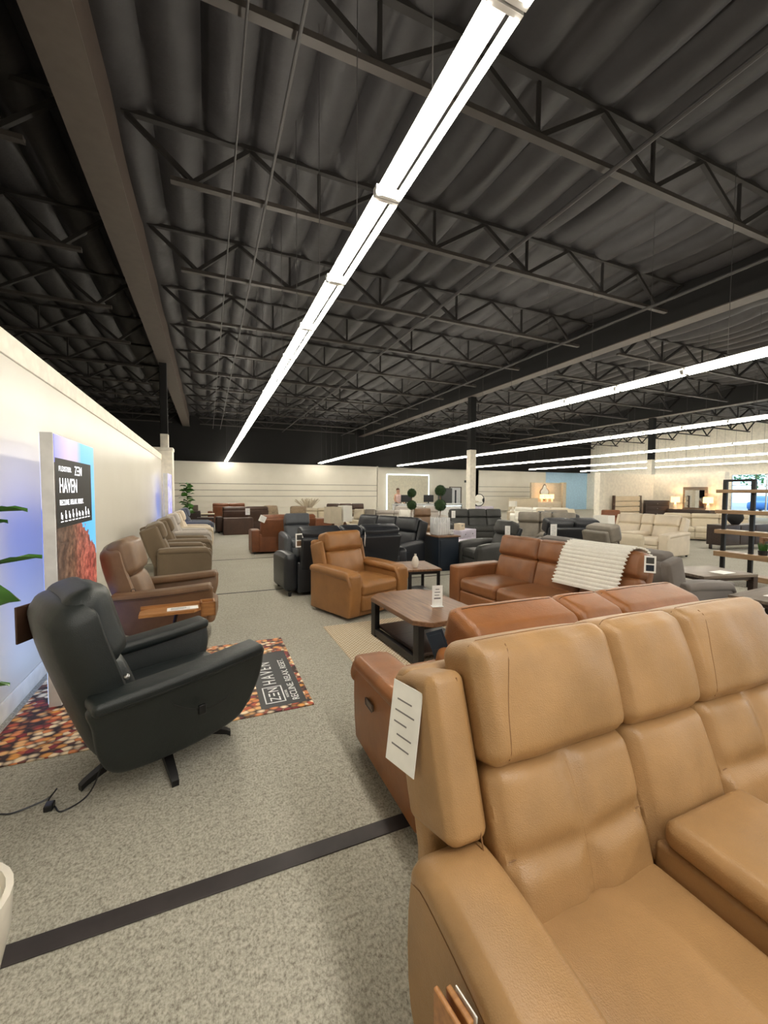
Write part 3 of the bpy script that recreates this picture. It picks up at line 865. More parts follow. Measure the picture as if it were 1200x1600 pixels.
for i in range(len(c) - 1):
    p0, p1, p2, p3 = [Vector(c[max(0, min(len(c) - 1, i + k))]) for k in (-1, 0, 1, 2)]
    for k in range(5):
        u = k / 5
        sm.append(0.5 * ((2 * p1) + (p2 - p0) * u + (2 * p0 - 5 * p1 + 4 * p2 - p3) * u * u + (3 * p1 - p0 - 3 * p2 + p3) * u ** 3))
for p in sm: p.z = max(p.z, 0.005)
MB().tube(sm, 0.004, 6).obj('cable', 'black_plastic', t)
MB().rbox(-0.785, -0.745, 2.50, 2.55, 0.0, 0.03, 0.006).obj('plug', 'black_plastic', t)

brown = pod_recliner('swivel_recliner', 'chestnut brown leather swivel recliner with a wooden side tray, behind the green one', (-0.42, 5.04, 0), 85, 'brown_leather', 'seam_dark', bh=1.10)
MB().tube([(-0.335 - 0.003, 0.25 + 0.02 * math.cos(a), 0.62 + 0.02 * math.sin(a)) for a in [2 * PI * k / 12 for k in range(13)]], 0.003, 5).obj('recline_button', 'seam_dark', brown)
t = thing('side_tray', 'swivelling oak side tray with cup box beside chestnut recliner arm', 'tray', (-0.08, 4.24, 0), 3)
pl = [(-0.50, -0.12), (-0.50, 0.02), (-0.42, 0.10), (0.0, 0.10), (0.0, -0.05), (-0.06, -0.12)]
m = MB()
m.loft([[(x, y, z) for x, y in pl] for z in (0.505, 0.53)])
m.obj('tabletop', 'oak', t)
m = MB()
for a in ((-0.0, 0.13, -0.02, -0.005), (-0.0, 0.13, 0.115, 0.13), (0.0, 0.015, -0.02, 0.13), (0.115, 0.13, -0.02, 0.13)): m.box(a[0], a[1], a[2], a[3], 0.43, 0.56)
m.box(0, 0.13, -0.02, 0.13, 0.43, 0.445)
m.obj('cup_box', 'oak', t)
MB().box(-0.50, 0.0, 0.095, 0.105, 0.51, 0.555).obj('rail', 'oak', t)
MB().tube([(-0.2, 0.0, 0.50), (-0.22, 0.06, 0.4), (-0.24, 0.12, 0.2), (-0.24, 0.16, 0.02)], 0.016, 8).obj('stand', 'black_metal', t)
MB().lathe([(0.0, 0), (0.10, 0), (0.10, 0.012), (0.0, 0.014)], 16, (-0.24, 0.14, 0)).obj('foot_plate', 'black_metal', t)
t = thing('price_card', 'flat white price card lying on the oak side tray', 'tag', (-0.23, 4.21, 0.5305), 3)
MB().rbox(-0.13, 0.13, -0.055, 0.055, 0, 0.002, 0.0009, n=(1, 1, 1)).obj('card', 'card', t)
m = MB()
for k in range(4): m.box(-0.10, 0.06 - 0.03 * (k % 2), -0.035 + 0.02 * k, -0.028 + 0.02 * k, 0.002, 0.0026)
m.obj('print', 'print_grey', t)

# recliners along the left partition
LW = 'recliners lined up along the left partition'
def wall_chair(label, x, y, rz, mat, w=0.58, head=0.4, **k):
    return seating('recliner', label, 'recliner', (x, y, 0), rz, mat, [('seat', w)], LW, D=0.95, aw=0.19, sh=0.47, ah=0.63, bh=1.05, lean=18, head=head, arm='pad', drop=0.02, fine=2, bt=0.2, headt=0.03, wing=0.09, **k)
wall_chair('taupe fabric recliner with puffy back, next beyond the chestnut recliner', -0.48, 8.35, 97, 'taupe_fabric')
wall_chair('second taupe fabric recliner, just behind the nearer taupe one', -0.46, 9.75, 97, 'taupe_fabric')
wall_chair('pale grey fabric recliner between taupe recliner and cream recliner', -0.44, 11.6, 95, 'light_grey_fabric')
wall_chair('cream leather recliner beyond the pale grey recliner by the wall', -0.38, 13.0, 95, 'cream_leather')
wall_chair('blue-grey fabric recliner, farthest of the row by the left wall', -0.34, 15.0, 95, 'bluegrey_fabric')

# ------------------------------------------------------------------ signs, mat, plants at the left
def lit_sign(label, x0, x1, y0, y1, h, screen, full):
    t = thing('display_sign', label, 'sign', ((x0 + x1) / 2, (y0 + y1) / 2, 0))
    hx, hy = (x1 - x0) / 2, (y1 - y0) / 2
    MB().rbox(-hx, hx, -hy, hy, 0, h, 0.006, n=(1, 1, 1)).obj('frame', 'white_enamel', t)
    s = MB().box(hx, hx + 0.004, -hy + 0.008, hy - 0.008, 0.03, h - 0.01).obj('front_screen', screen, t)
    MB().box(-hx - 0.004, -hx, -hy + 0.008, hy - 0.008, 0.03, h - 0.01).obj('rear_screen', 'sky_screen', t)['label'] = 'blue and white glowing rear face'
    if full:
        X = hx + 0.0045
        p = MB().box(hx + 0.004, X, -hy + 0.012, hy - 0.13, 1.335, 1.86).obj('text_panel', 'sticker_black', t)
        p['label'] = 'black panel with white lettering'
        B = Matrix.Translation((X, 0, 0)) @ RZ(90) @ RX(90)
        def tx(s, size, y, z, sp=1.0, sq=1.0, b=0.0): text_obj(s, size, 'white_glow', p, 'lettering', B @ Matrix.Translation((y, z, 0)), sp, sq, 0)
        y0_ = -hy + 0.09
        tx('FLEXSTEEL', 0.055, y0_, 1.765, 1.1, 1.1, 0)
        tx('Z', 0.11, y0_ + 0.40, 1.745, 1, 0.9, 0); tx('N', 0.11, y0_ + 0.535, 1.745, 1, 0.9, 0)
        for k in range(3): MB().box(X, X + 0.001, y0_ + 0.477, y0_ + 0.525, 1.745 + 0.032 * k, 1.757 + 0.032 * k).obj('letter_bar', 'white_glow', p)
        tx('HAVEN', 0.165, y0_, 1.60, 1.0, 0.86, 0)
        tx('RECLINE. RELAX. RESET.', 0.06, y0_, 1.505, 1.0, 1.0, 0.001)
        # row of small pictograms
        m = MB()
        rnd = random.Random(3)
        for k in range(9):
            yy = y0_ + 0.02 + 0.095 * k
            q = rnd.random()
            m.box(X, X + 0.001, yy + 0.02 * q, yy + 0.02 * q + 0.012, 1.40, 1.44 + 0.04 * q)
            m.box(X, X + 0.001, yy + 0.01, yy + 0.03 + 0.02 * q, 1.40 + 0.02 * q, 1.412 + 0.02 * q)
            m.box(X, X + 0.001, yy + 0.03, yy + 0.04, 1.395, 1.43)
            m.box(X, X + 0.001, yy - 0.005, yy + 0.055, 1.375, 1.382)
        m.obj('pictogram_row', 'white_glow', p)
glow('white_glow', (250, 250, 255), SIGN_POWER)
lit_sign('tall white lit sign with black lettered panel behind green recliner', -1.11, -1.03, 3.72, 4.86, 2.04, 'forest_screen', True)
lit_sign('narrow-looking violet lit sign at the far end of the left partition', -1.16, -1.05, 13.3, 14.55, 2.12, 'violet_screen', False)
t = thing('floor_mat', 'pebble-patterned floor mat with black lettered panel under the green recliner', 'mat', (-0.26, 3.80, 0))
MB().rbox(-1.03, 0.98, -0.78, 0.77, 0, 0.008, 0.003, n=(1, 1, 1)).obj('printed_mat', 'pebble_print', t)
p = MB().box(0.60, 0.94, -0.71, 0.36, 0.008, 0.0085).obj('black_panel', 'sticker_black', t)
p['label'] = 'black panel with white lettering'
B = Matrix.Translation((0.0, 0.0, 0.0088)) @ RZ(90)
def flr(s, size, x, y, sp=1.0, sq=1.0, b=0): text_obj(s, size, 'white_ink', p, 'lettering', Matrix.Translation((x, y, 0.0088)) @ RZ(90), sp, sq, b)
flr('HAVEN', 0.155, 0.765, -0.335, 1.35, 0.78, 0)
flr('RECLINE. RELAX. RESET.', 0.078, 0.895, -0.66, 1.0, 1.0, 0)
flr('Z', 0.115, 0.76, -0.625, 1, 0.9, 0); flr('N', 0.115, 0.76, -0.475, 1, 0.9, 0)
for k in range(3): MB().box(0.76 - 0.035 * k - 0.012, 0.76 - 0.035 * k, -0.542, -0.492, 0.0085, 0.0095).obj('letter_bar', 'white_ink', p)
m = MB()
for a in ((0.64, 0.65, -0.65, -0.375), (0.785, 0.795, -0.65, -0.375), (0.64, 0.795, -0.65, -0.64), (0.64, 0.795, -0.385, -0.375)): m.box(*a, 0.0085, 0.0095)
m.obj('logo_box', 'white_ink', p)
flr('FLEXSTEEL', 0.028, 0.825, -0.60, 1.0, 1.0, 0)

def leaf_into(m, base, d, L, wd, droop=0.3, roll=0.0):
    d = Vector(d).normalized()
    s = d.cross(Vector((0, 0, 1)))
    if s.length < 1e-3: s = Vector((1, 0, 0))
    s.normalize()
    up = s.cross(d)
    s, up = s * math.cos(roll) + up * math.sin(roll), up * math.cos(roll) - s * math.sin(roll)
    n = 8
    rows = []
    for i in range(n + 1):
        u = i / n
        w = wd * (math.sin(PI * min(1, u ** 0.75)) * (0.62 + 0.5 * u)) * 0.5 + 0.003
        c = Vector(base) + d * L * u + Vector((0, 0, -droop * L * u * u))
        rows.append([c - s * w + up * (0.16 * w + 0.012 * math.sin(9 * u)), c - s * w * 0.5 + up * 0.03 * w, c, c + s * w * 0.5 + up * 0.03 * w, c + s * w + up * (0.16 * w + 0.012 * math.sin(9 * u + 1))])
    th = Vector((0, 0, -0.0015))
    vs = [p for r in rows for p in r]
    k = len(vs)
    vs += [p + up * -0.0015 for p in vs]
    fs = []
    for i in range(n):
        for j in range(4):
            a = i * 5 + j
            fs += [(a, a + 1, a + 6, a + 5), (k + a, k + a + 5, k + a + 6, k + a + 1)]
    m.add(vs, fs)
def fig_tree(name, label, loc, leaves, h, pot_r, pot_h, potmat):
    t = thing(name, label, 'plant', loc)
    MB().lathe([(0.0, 0), (pot_r * 0.72, 0), (pot_r * 0.95, pot_h * 0.6), (pot_r, pot_h), (pot_r * 0.9, pot_h), (pot_r * 0.86, pot_h - 0.04), (0, pot_h - 0.05)], 28).obj('pot', potmat, t)
    MB().lathe([(0, pot_h - 0.055), (pot_r * 0.85, pot_h - 0.05), (pot_r * 0.3, pot_h - 0.02), (0, pot_h - 0.02)], 20).obj('moss', 'topiary_leaf', t)
    MB().tube([(0, 0, pot_h - 0.05), (0.02, 0.01, h * 0.5), (-0.01, 0.02, h * 0.75), (0.01, 0, h)], 0.014, 8, 0.007).obj('trunk', 'trunk', t)
    m = MB()
    for b, d, L, w, dr, ro in leaves: leaf_into(m, b, d, L, w, dr, ro)
    m.obj('foliage', 'leaf', t)
    return t
rnd = random.Random(5)
fig_tree('potted_plant', 'broad-leaved fiddle leaf fig in white pot at far left edge near the camera', (-0.80, 1.62, 0), [
    ((0.0, 0.06, 1.545), (0.95, 0.30, 0.03), 0.25, 0.12, 0.0, 0.0), ((0.0, 0.06, 1.49), (0.95, 0.35, 0.08), 0.20, 0.09, -0.05, 0.1),
    ((-0.02, 0.08, 1.36), (0.95, 0.15, 0.06), 0.30, 0.12, -0.05, 0.05), ((0.0, 0.02, 1.40), (0.9, 0.4, -0.12), 0.19, 0.12, 0.2, 0.7),
    ((0.0, 0.06, 1.29), (0.95, 0.25, -0.08), 0.225, 0.17, 0.1, 0.9), ((0.0, 0.06, 0.985), (0.95, 0.2, 0.0), 0.19, 0.09, 0.05, 0.5),
    ((-0.02, 0.0, 1.15), (-0.8, 0.3, 0.2), 0.28, 0.15, 0.3, 0.2), ((0, 0, 1.4), (-0.6, -0.6, 0.3), 0.28, 0.15, 0.3, 0.2), ((0, 0, 1.55), (-0.3, 0.5, 0.6), 0.26, 0.15, 0.2, 0.2), ((0, 0, 1.58), (0.1, -0.4, 0.7), 0.2, 0.12, 0.2, 0.2)], 1.6, 0.20, 0.33, 'ceramic_white')
lv = []
for k in range(34):
    a = k * 2.4; z = 0.75 + 1.15 * k / 34
    lv.append(((0, 0, z), (math.cos(a), math.sin(a), 0.35 + 0.3 * rnd.random()), 0.27 + 0.08 * rnd.random(), 0.24, 0.35, rnd.uniform(-0.9, 0.9)))
fig_tree('potted_plant', 'tall fiddle leaf fig by the far end of the recliner row', (-0.72, 17.2, 0), lv, 1.85, 0.17, 0.35, 'black_plastic')

# ------------------------------------------------------------------ middle group
tag(MB().rbox(1.24, 3.25, 2.55, 4.75, 0, 0.010, 0.004, n=(1, 1, 1)).obj('area_rug', 'woven_rug'), 'cream woven rug with broken brown lines under the coffee table', 'rug')
t = thing('coffee_table', 'walnut coffee table with clipped corners on black metal frame', 'table', (2.06, 3.78, 0.0), 3)
hx, hy, c = 0.39, 0.60, 0.14
octo = [(-hx, -hy + c), (-hx + c, -hy), (hx - c, -hy), (hx, -hy + c), (hx, hy - c), (hx - c, hy), (-hx + c, hy), (-hx, hy - c)]
MB().loft([[(x * k, y * k, z) for x, y in octo] for k, z in ((0.99, 0.405), (1, 0.41), (1, 0.447), (0.99, 0.452))]).obj('tabletop', 'walnut', t, 15)
MB().rbox(-0.30, 0.30, -0.47, 0.47, 0.10, 0.13, 0.004).obj('lower_shelf', 'espresso', t)
for sx in (-1, 1):
    for sy in (-1, 1):
        MB().rbox(sx * 0.33 - 0.03, sx * 0.33 + 0.03, sy * 0.47 - 0.05, sy * 0.47 + 0.05, 0.011, 0.405, 0.004, n=(1, 1, 1)).obj('leg', 'black_metal', t)
    MB().rbox(sx * 0.33 - 0.028, sx * 0.33 + 0.028, -0.42, 0.42, 0.03, 0.10, 0.003, n=(1, 1, 1)).obj('side_rail', 'black_metal', t)
    MB().rbox(-0.30, 0.30, sx * 0.47 - 0.02, sx * 0.47 + 0.02, 0.36, 0.404, 0.003, n=(1, 1, 1)).obj('top_rail', 'black_metal', t)
t = thing('price_stand', 'clear stand with white price sheet on the walnut coffee table', 'tag', (2.14, 3.62, 0.453), -12)
MB().rbox(-0.06, 0.06, -0.035, 0.035, 0, 0.004, 0.001, n=(1, 1, 1)).obj('stand', 'white_enamel', t)
MB().box(-0.055, 0.055, -0.002, 0.002, 0.004, 0.215).obj('card', 'card', t)
m = MB()
for k, (a, b) in enumerate(((-0.02, 0.02), (-0.03, 0.03), (-0.03, 0.02), (-0.035, 0.035))): m.box(a, b, -0.003, -0.002, 0.18 - 0.03 * k - (0.008 if k < 3 else 0.014), 0.18 - 0.03 * k)
m.obj('print', 'print_grey', t)
def simple_table(name, label, cat, loc, rz, w, d, h, topmat, legmat, shelf=None, group=None, th=0.03, leg=0.04, inset=0.04):
    t = thing(name, label, cat, loc, rz, group)
    MB().rbox(-w / 2, w / 2, -d / 2, d / 2, h - th, h, 0.006, n=(2, 2, 1)).obj('tabletop', topmat, t)
    for sx in (-1, 1):
        for sy in (-1, 1):
            x, y = sx * (w / 2 - inset), sy * (d / 2 - inset)
            MB().rbox(x - leg / 2, x + leg / 2, y - leg / 2, y + leg / 2, 0, h - th, 0.004, n=(1, 1, 1)).obj('leg', legmat, t)
    MB().rbox(-w / 2 + inset, w / 2 - inset, -d / 2 + inset - 0.01, d / 2 - inset + 0.01, h - th - 0.045, h - th, 0.004, n=(1, 1, 1)).obj('apron', legmat, t)
    if shelf: MB().rbox(-w / 2 + inset, w / 2 - inset, -d / 2 + inset, d / 2 - inset, 0.08, 0.10, 0.003, n=(1, 1, 1)).obj('shelf', shelf, t)
    return t
simple_table('end_table', 'small walnut-topped end table with black legs carrying white vase', 'table', (2.93, 5.58, 0), -8, 0.52, 0.74, 0.50, 'walnut', 'black_metal', 'steel')
t = tag(MB().lathe([(0.0, 0), (0.035, 0), (0.05, 0.05), (0.052, 0.10), (0.035, 0.15), (0.016, 0.175), (0.018, 0.20), (0.013, 0.20), (0.012, 0.17), (0.0, 0.16)], 20, (0, 0, 0)).obj('vase', 'ceramic_white'), 'small white bottle-shaped vase on the end table', 'vase')
t.location = (2.82, 5.42, 0.501)

# throw over the rust sofa
def rust_local():
    M = Matrix.Translation((3.72, 3.80, 0)) @ RZ(-84)
    yJ = 0.48 - 0.33; L = (1.0 - 0.45 + 0.05) / math.cos(R(16))
    return M @ Matrix.Translation((0, yJ, 0.40)) @ RX(-16), L
Mr, Lr = rust_local()
path = [(0.30, 0.30), (0.305, Lr - 0.12), (0.29, Lr + 0.0), (0.20, Lr + 0.05), (0.06, Lr + 0.05), (-0.04, Lr + 0.0), (-0.078, Lr - 0.10), (-0.085, Lr - 0.25), (-0.085, 0.25), (-0.10, 0.12)]
pts = []
for i in range(len(path) - 1):
    p0, p1, p2, p3 = [Vector(path[max(0, min(len(path) - 1, i + k))]) for k in (-1, 0, 1, 2)]
    for k in range(12):
        u = k / 12
        pts.append(0.5 * ((2 * p1) + (p2 - p0) * u + (2 * p0 - 5 * p1 + 4 * p2 - p3) * u * u + (3 * p1 - p0 - 3 * p2 + p3) * u ** 3))
pts.append(Vector(path[-1]))
acc = [0]
for a, b in zip(pts, pts[1:]): acc.append(acc[-1] + (b - a).length)
def at_len(s):
    for i in range(1, len(acc)):
        if acc[i] >= s:
            u = (s - acc[i - 1]) / (acc[i] - acc[i - 1])
            d = (pts[i] - pts[i - 1]).normalized()
            return pts[i - 1].lerp(pts[i], u), Vector((-d.y, d.x))
    return pts[-1], Vector((0, 1))
m = MB(Mr)
rows = []
NS, NXB = 420, 26
outer, innr = [], []
for i in range(NS + 1):
    s = acc[-1] * i / NS * 0.999
    p, nn = at_len(s)
    nn = -nn if nn.y < 0 and False else nn
    rib = 0.017 * abs(math.sin(PI * s / 0.046)) ** 0.7
    ro, ri = [], []
    for j in range(NXB + 1):
        u = j / NXB
        x = 0.16 + 0.78 * u - 0.10 * (s / acc[-1]) + 0.012 * math.sin(PI * s / 0.021) * (1 if j in (0, NXB) else 0)
        q = p - nn * (0.004 + rib)
        ro.append((x, q.x, q.y)); ri.append((x, p.x, p.y))
    outer.append(ro); innr.append(ri)
rings = [ro + ri[::-1] for ro, ri in zip(outer, innr)]
m.loft(rings)
tag(m.obj('throw_blanket', 'white_fabric', None, 75), 'white ribbed throw blanket draped over the rust brown sofa back', 'blanket')
price_card('swatch_tag', 'white card with two dark leather swatches at near end of rust sofa', (4.02, 2.70, 1.0), RZ(-52), 0.10, 0.17, swatches=('charcoal_leather', 'navy_paint'))
price_card('swatch_tag', 'dark navy swatch card hanging off the left of the orange sofa back', (0.965, 1.66, 0.97), RZ(-35) @ RY(-20), 0.08, 0.16, mat='navy_paint', swatches=('navy_paint', 'black_leather'))

# black leather pieces
black = seating('reclining_sofa', 'black leather reclining sofa seen from behind, left of the camel recliner', 'sofa', (2.12, 6.80, 0), 183, 'black_leather',
        [('seat', 0.68), ('console', 0.36), ('seat', 0.68)], D=1.0, aw=0.22, sh=0.46, ah=0.64, bh=1.02, lean=16, arm='round', head=0.36, headt=0.05, headlift=0.03)
price_card('swatch_tag', 'white swatch card with two squares at left corner of black sofa back', (1.27, 6.25, 0.98), RZ(3), 0.12, 0.21, swatches=('charcoal_leather', 'brown_leather'))
seating('reclining_sofa', 'black leather reclining sofa facing the aisle behind the camel recliner', 'sofa', (3.36, 8.36, 0), -68, 'black_leather',
        [('seat', 0.62), ('seat', 0.58), ('seat', 0.62)], D=1.0, aw=0.2, sh=0.46, ah=0.62, bh=1.07, lean=18, arm='round', head=0.42, power=True, wing=0.06)
t = thing('cabinet', 'navy blue cabinet with wooden top carrying white planter', 'cabinet', (4.55, 7.62, 0), 0)
MB().rbox(-0.24, 0.24, -0.36, 0.42, 0.0, 0.69, 0.006).obj('body', 'navy_paint', t)
MB().rbox(-0.27, 0.27, -0.39, 0.45, 0.69, 0.72, 0.005).obj('worktop', 'walnut', t)
MB().rbox(-0.20, 0.20, -0.372, -0.358, 0.06, 0.64, 0.004).obj('end_panel', 'navy_paint', t)
def topiary(label, loc, pot):
    t = thing('topiary', label, 'plant', loc)
    if pot == 'fence':
        m = MB().rbox(-0.15, 0.15, -0.15, 0.15, 0, 0.24, 0.005)
        for k in range(6):
            for sx in (-1, 1):
                m.rbox(-0.15 + 0.054 * k, -0.12 + 0.054 * k, sx * 0.15 - 0.008, sx * 0.15 + 0.008, 0, 0.36, 0.004, n=(1, 1, 1))
                m.rbox(sx * 0.15 - 0.008, sx * 0.15 + 0.008, -0.15 + 0.054 * k, -0.12 + 0.054 * k, 0, 0.36, 0.004, n=(1, 1, 1))
        m.obj('pot', 'white_enamel', t)
    else:
        MB().lathe([(0, 0), (0.1, 0), (0.14, 0.26), (0.12, 0.26), (0.11, 0.2), (0, 0.2)], 20).obj('pot', 'ceramic_white', t)
    MB().tube([(0, 0, 0.2), (0.005, 0, 0.5), (0, 0, 0.95)], 0.012, 8).obj('stem', 'trunk', t)
    for z, r in ((0.62, 0.125), (0.93, 0.115)):
        rr = random.Random(int(z * 100))
        m = MB()
        m.sphere((0, 0, z), r * 0.93, 20, 14)
        for k in range(420):
            v = Vector((rr.gauss(0, 1), rr.gauss(0, 1), rr.gauss(0, 1))).normalized()
            a = v.orthogonal().normalized(); b = v.cross(a)
            th = rr.random() * 6.28
            e = a * math.cos(th) + b * math.sin(th)
            c0 = Vector((0, 0, z)) + v * r * 0.92
            tip = c0 + v * 0.018 + e * 0.014
            sd = v.cross(e) * 0.008
            m.add([c0 - sd, c0 + sd, tip + v * 0.004, c0 + v * 0.01], [(0, 1, 2), (0, 3, 1), (0, 2, 3), (1, 3, 2)])
        m.obj('clipped_ball', 'topiary_leaf', t)
topiary('double-ball topiary in white picket planter on the navy cabinet', (4.55, 7.62, 0.72), 'fence')
simple_table('side_table', 'pale tall side table behind black sofa carrying left topiary', 'table', (4.85, 9.55, 0), 10, 0.5, 0.5, 0.66, 'palewood', 'palewood')
topiary('double-ball topiary in round pot, left of the picket planter topiary', (4.85, 9.55, 0.66), 'round')
t = thing('alarm_clock', 'small round white twin-bell clock beside the picket planter', 'clock', (4.70, 7.40, 0.72), 20)
MB().lathe([(0, 0), (0.055, 0), (0.055, 0.03), (0, 0.03)], 20).obj('case', 'white_enamel', t).rotation_euler = (R(90), 0, 0)
t.children[0].location = (0, 0.015, 0.065)
MB().rbox(-0.03, 0.03, -0.02, 0.02, 0, 0.02, 0.004, n=(1, 1, 1)).obj('foot', 'steel', t)
m = MB(); m.box(-0.002, 0.002, -0.018, -0.016, 0.06, 0.10); m.box(0, 0.03, -0.018, -0.016, 0.063, 0.067); m.obj('hand', 'black_plastic', t)
t = thing('nightstand', 'pale lavender two-drawer nightstand behind the navy cabinet', 'nightstand', (7.15, 10.65, 0), 24)
MB().rbox(-0.45, 0.45, -0.22, 0.22, 0.0, 0.48, 0.008).obj('body', 'lavender_paint', t)
for z in (0.06, 0.27):
    d = MB().rbox(-0.41, 0.41, -0.235, -0.215, z, z + 0.18, 0.006).obj('drawer', 'lavender_paint', t)
    for x in (-0.2, 0.2): MB().sphere((x, -0.25, z + 0.09), 0.018, 8, 6).obj('knob', 'steel', d)
t = thing('storage_box', 'small cream box with handle standing on the lavender nightstand', 'box', (6.98, 10.55, 0.48), 24)
MB().rbox(-0.15, 0.15, -0.1, 0.1, 0, 0.2, 0.01).obj('body', 'palewood', t)
MB().rbox(-0.04, 0.04, -0.112, -0.1, 0.12, 0.15, 0.004, n=(1, 1, 1)).obj('handle', 'steel', t)
simple_table('coffee_table', 'white low coffee table behind the charcoal recliner', 'table', (5.75, 8.45, 0), -20, 1.0, 0.6, 0.44, 'lavender_paint', 'lavender_paint', None)
seating('recliner', 'charcoal leather recliner seen from behind, beyond the rust brown sofa', 'recliner', (5.32, 6.95, 0), -96, 'charcoal_leather', [('seat', 0.56)], D=0.98, aw=0.2, sh=0.46, ah=0.62, bh=1.02, lean=22, arm='round', head=0.4, headt=0.04, rear_mat='black_leather')
price_card('price_tag', 'white price tag on the back of the charcoal recliner', (5.52, 6.62, 0.95), RZ(-40), 0.10, 0.2)

seating('reclining_sofa', 'dark grey leather reclining sofa facing the camera behind the lavender nightstand', 'sofa', (8.62, 11.85, 0), -16, 'charcoal_leather', [('seat', 0.66), ('seat', 0.66), ('seat', 0.56)], D=0.98, aw=0.2, sh=0.46, ah=0.62, bh=1.02, lean=16, arm='round', head=0.45)
price_card('price_tag', 'white price tag at left end of the dark grey sofa back', (7.53, 11.75, 1.0), RZ(-16), 0.13, 0.24)
seating('reclining_sofa', 'blackish leather sofa at right angle to the dark grey leather sofa', 'sofa', (9.6, 9.75, 0), -100, 'black_leather', [('seat', 0.62), ('seat', 0.62), ('seat', 0.62)], D=0.98, aw=0.2, sh=0.46, ah=0.62, bh=1.0, lean=16, arm='round', head=0.45)
seating('reclining_sofa', 'stone grey leather pair of recliners with ribbed backs beyond rust sofa', 'sofa', (7.95, 8.1, 0), -48, 'stone_leather', [('seat', 0.56), ('console', 0.3), ('seat', 0.56)], D=0.98, aw=0.18, sh=0.46, ah=0.62, bh=1.08, lean=20, arm='round', head=0.36, headt=0.04)
seating('reclining_sofa', 'black leather sofa with puffy headrests, its back to the rust sofa', 'sofa', (6.98, 6.62, 0), 162, 'black_leather', [('seat', 0.56), ('seat', 0.56)], D=0.95, aw=0.2, sh=0.46, ah=0.64, bh=1.03, lean=16, arm='round', head=0.34, headt=0.09, headlift=0.04)
price_card('price_tag', 'white price tag on the black sofa with puffy headrests', (6.27, 6.16, 1.0), RZ(-20), 0.13, 0.26)
seating('reclining_sofa', 'dark grey fabric sofa back to back with the rust brown sofa', 'sofa', (5.33, 4.08, 0), 88, 'grey_fabric', [('seat', 1.02), ('seat', 1.02)], D=0.98, aw=0.22, sh=0.44, ah=0.60, bh=0.93, lean=16, arm='pad', head=0.3, wing=0.12)
seating('recliner', 'light grey fabric recliner peeking over the dark grey fabric sofa', 'recliner', (6.78, 5.2, 0), 84, 'stone_leather', [('seat', 0.56)], D=0.9, aw=0.16, sh=0.46, ah=0.6, bh=1.05, lean=14, arm='pad', head=0.42, headt=0.06)
simple_table('coffee_table', 'grey-brown rectangular table with papers behind the dark grey fabric sofa arm', 'table', (6.95, 3.80, 0), -12, 0.95, 0.75, 0.45, 'greywood', 'espresso', None, None, 0.04, 0.08)
tag(MB().box(-0.15, 0.15, -0.1, 0.1, 0, 0.004).obj('paper_sheet', 'card'), 'white sheet on the grey-brown table behind the sofa arm', 'paper')
bpy.data.objects['paper_sheet'].location = (7.0, 3.62, 0.4505)
simple_table('coffee_table', 'grey-topped dark table at right edge in front of the shelf unit', 'table', (5.82, 2.35, 0), 4, 1.0, 0.72, 0.5, 'greywood', 'espresso', 'espresso', None, 0.035, 0.09)
o = tag(MB().box(-0.16, 0.16, -0.11, 0.11, 0, 0.004).obj('paper_sheet', 'card'), 'white sheet on the grey-topped table at right edge', 'paper')
o.location = (5.75, 2.38, 0.5005)
simple_table('end_table', 'dark end table under the white cube lamp', 'table', (8.1, 6.52, 0), 0, 0.5, 0.5, 0.6, 'espresso', 'espresso')
def lamp(label, loc, w, zs, h, shade, lit=False, basemat='ceramic_white', sq=True, group=None):
    t = thing('table_lamp', label, 'lamp', loc, 15, group)
    MB().lathe([(0, 0), (0.09, 0), (0.09, 0.02), (0.06, 0.04), (0.07, zs * 0.5), (0.03, zs - 0.03), (0.012, zs), (0.012, zs + h * 0.5), (0, zs + h * 0.5)], 16).obj('base', basemat, t)
    n = 4 if sq else 20
    k = w / 2 * (1.414 if sq else 1)
    MB(RZ(45)).loft([[(k * q * math.cos(2 * PI * i / n), k * q * math.sin(2 * PI * i / n), z) for i in range(n)] for q, z in ((1, zs), (0.96, zs + h), (0.94, zs + h), (0.98, zs))], cap=False).obj('lamp_shade', shade, t)
    if lit:
        l = bpy.data.lights.new('bulb', 'POINT'); l.energy = 12; l.color = (1, 0.72, 0.4); l.shadow_soft_size = 0.05
        b = bpy.data.objects.new('bulb', l); COL.objects.link(b); b.parent = t; b.location = (0, 0, zs + h * 0.55)
    return t
lamp('white cube-shaded glass lamp on the dark end table beyond the grey recliner', (8.1, 6.52, 0.6), 0.34, 0.26, 0.26, 'white_fabric')
simple_table('console_table', 'brown console behind the black sofa carrying two beige lamps', 'table', (3.2, 10.45, 0), -5, 1.0, 0.4, 0.58, 'walnut_x', 'walnut_x')
lamp('beige square-shaded lamp, nearer of two behind the black sofa', (2.99, 10.42, 0.58), 0.34, 0.22, 0.42, 'beige_fabric', basemat='walnut')
lamp('pale beige square-shaded lamp, farther right of two behind the black sofa', (3.34, 10.47, 0.58), 0.28, 0.25, 0.42, 'white_fabric', basemat='walnut')

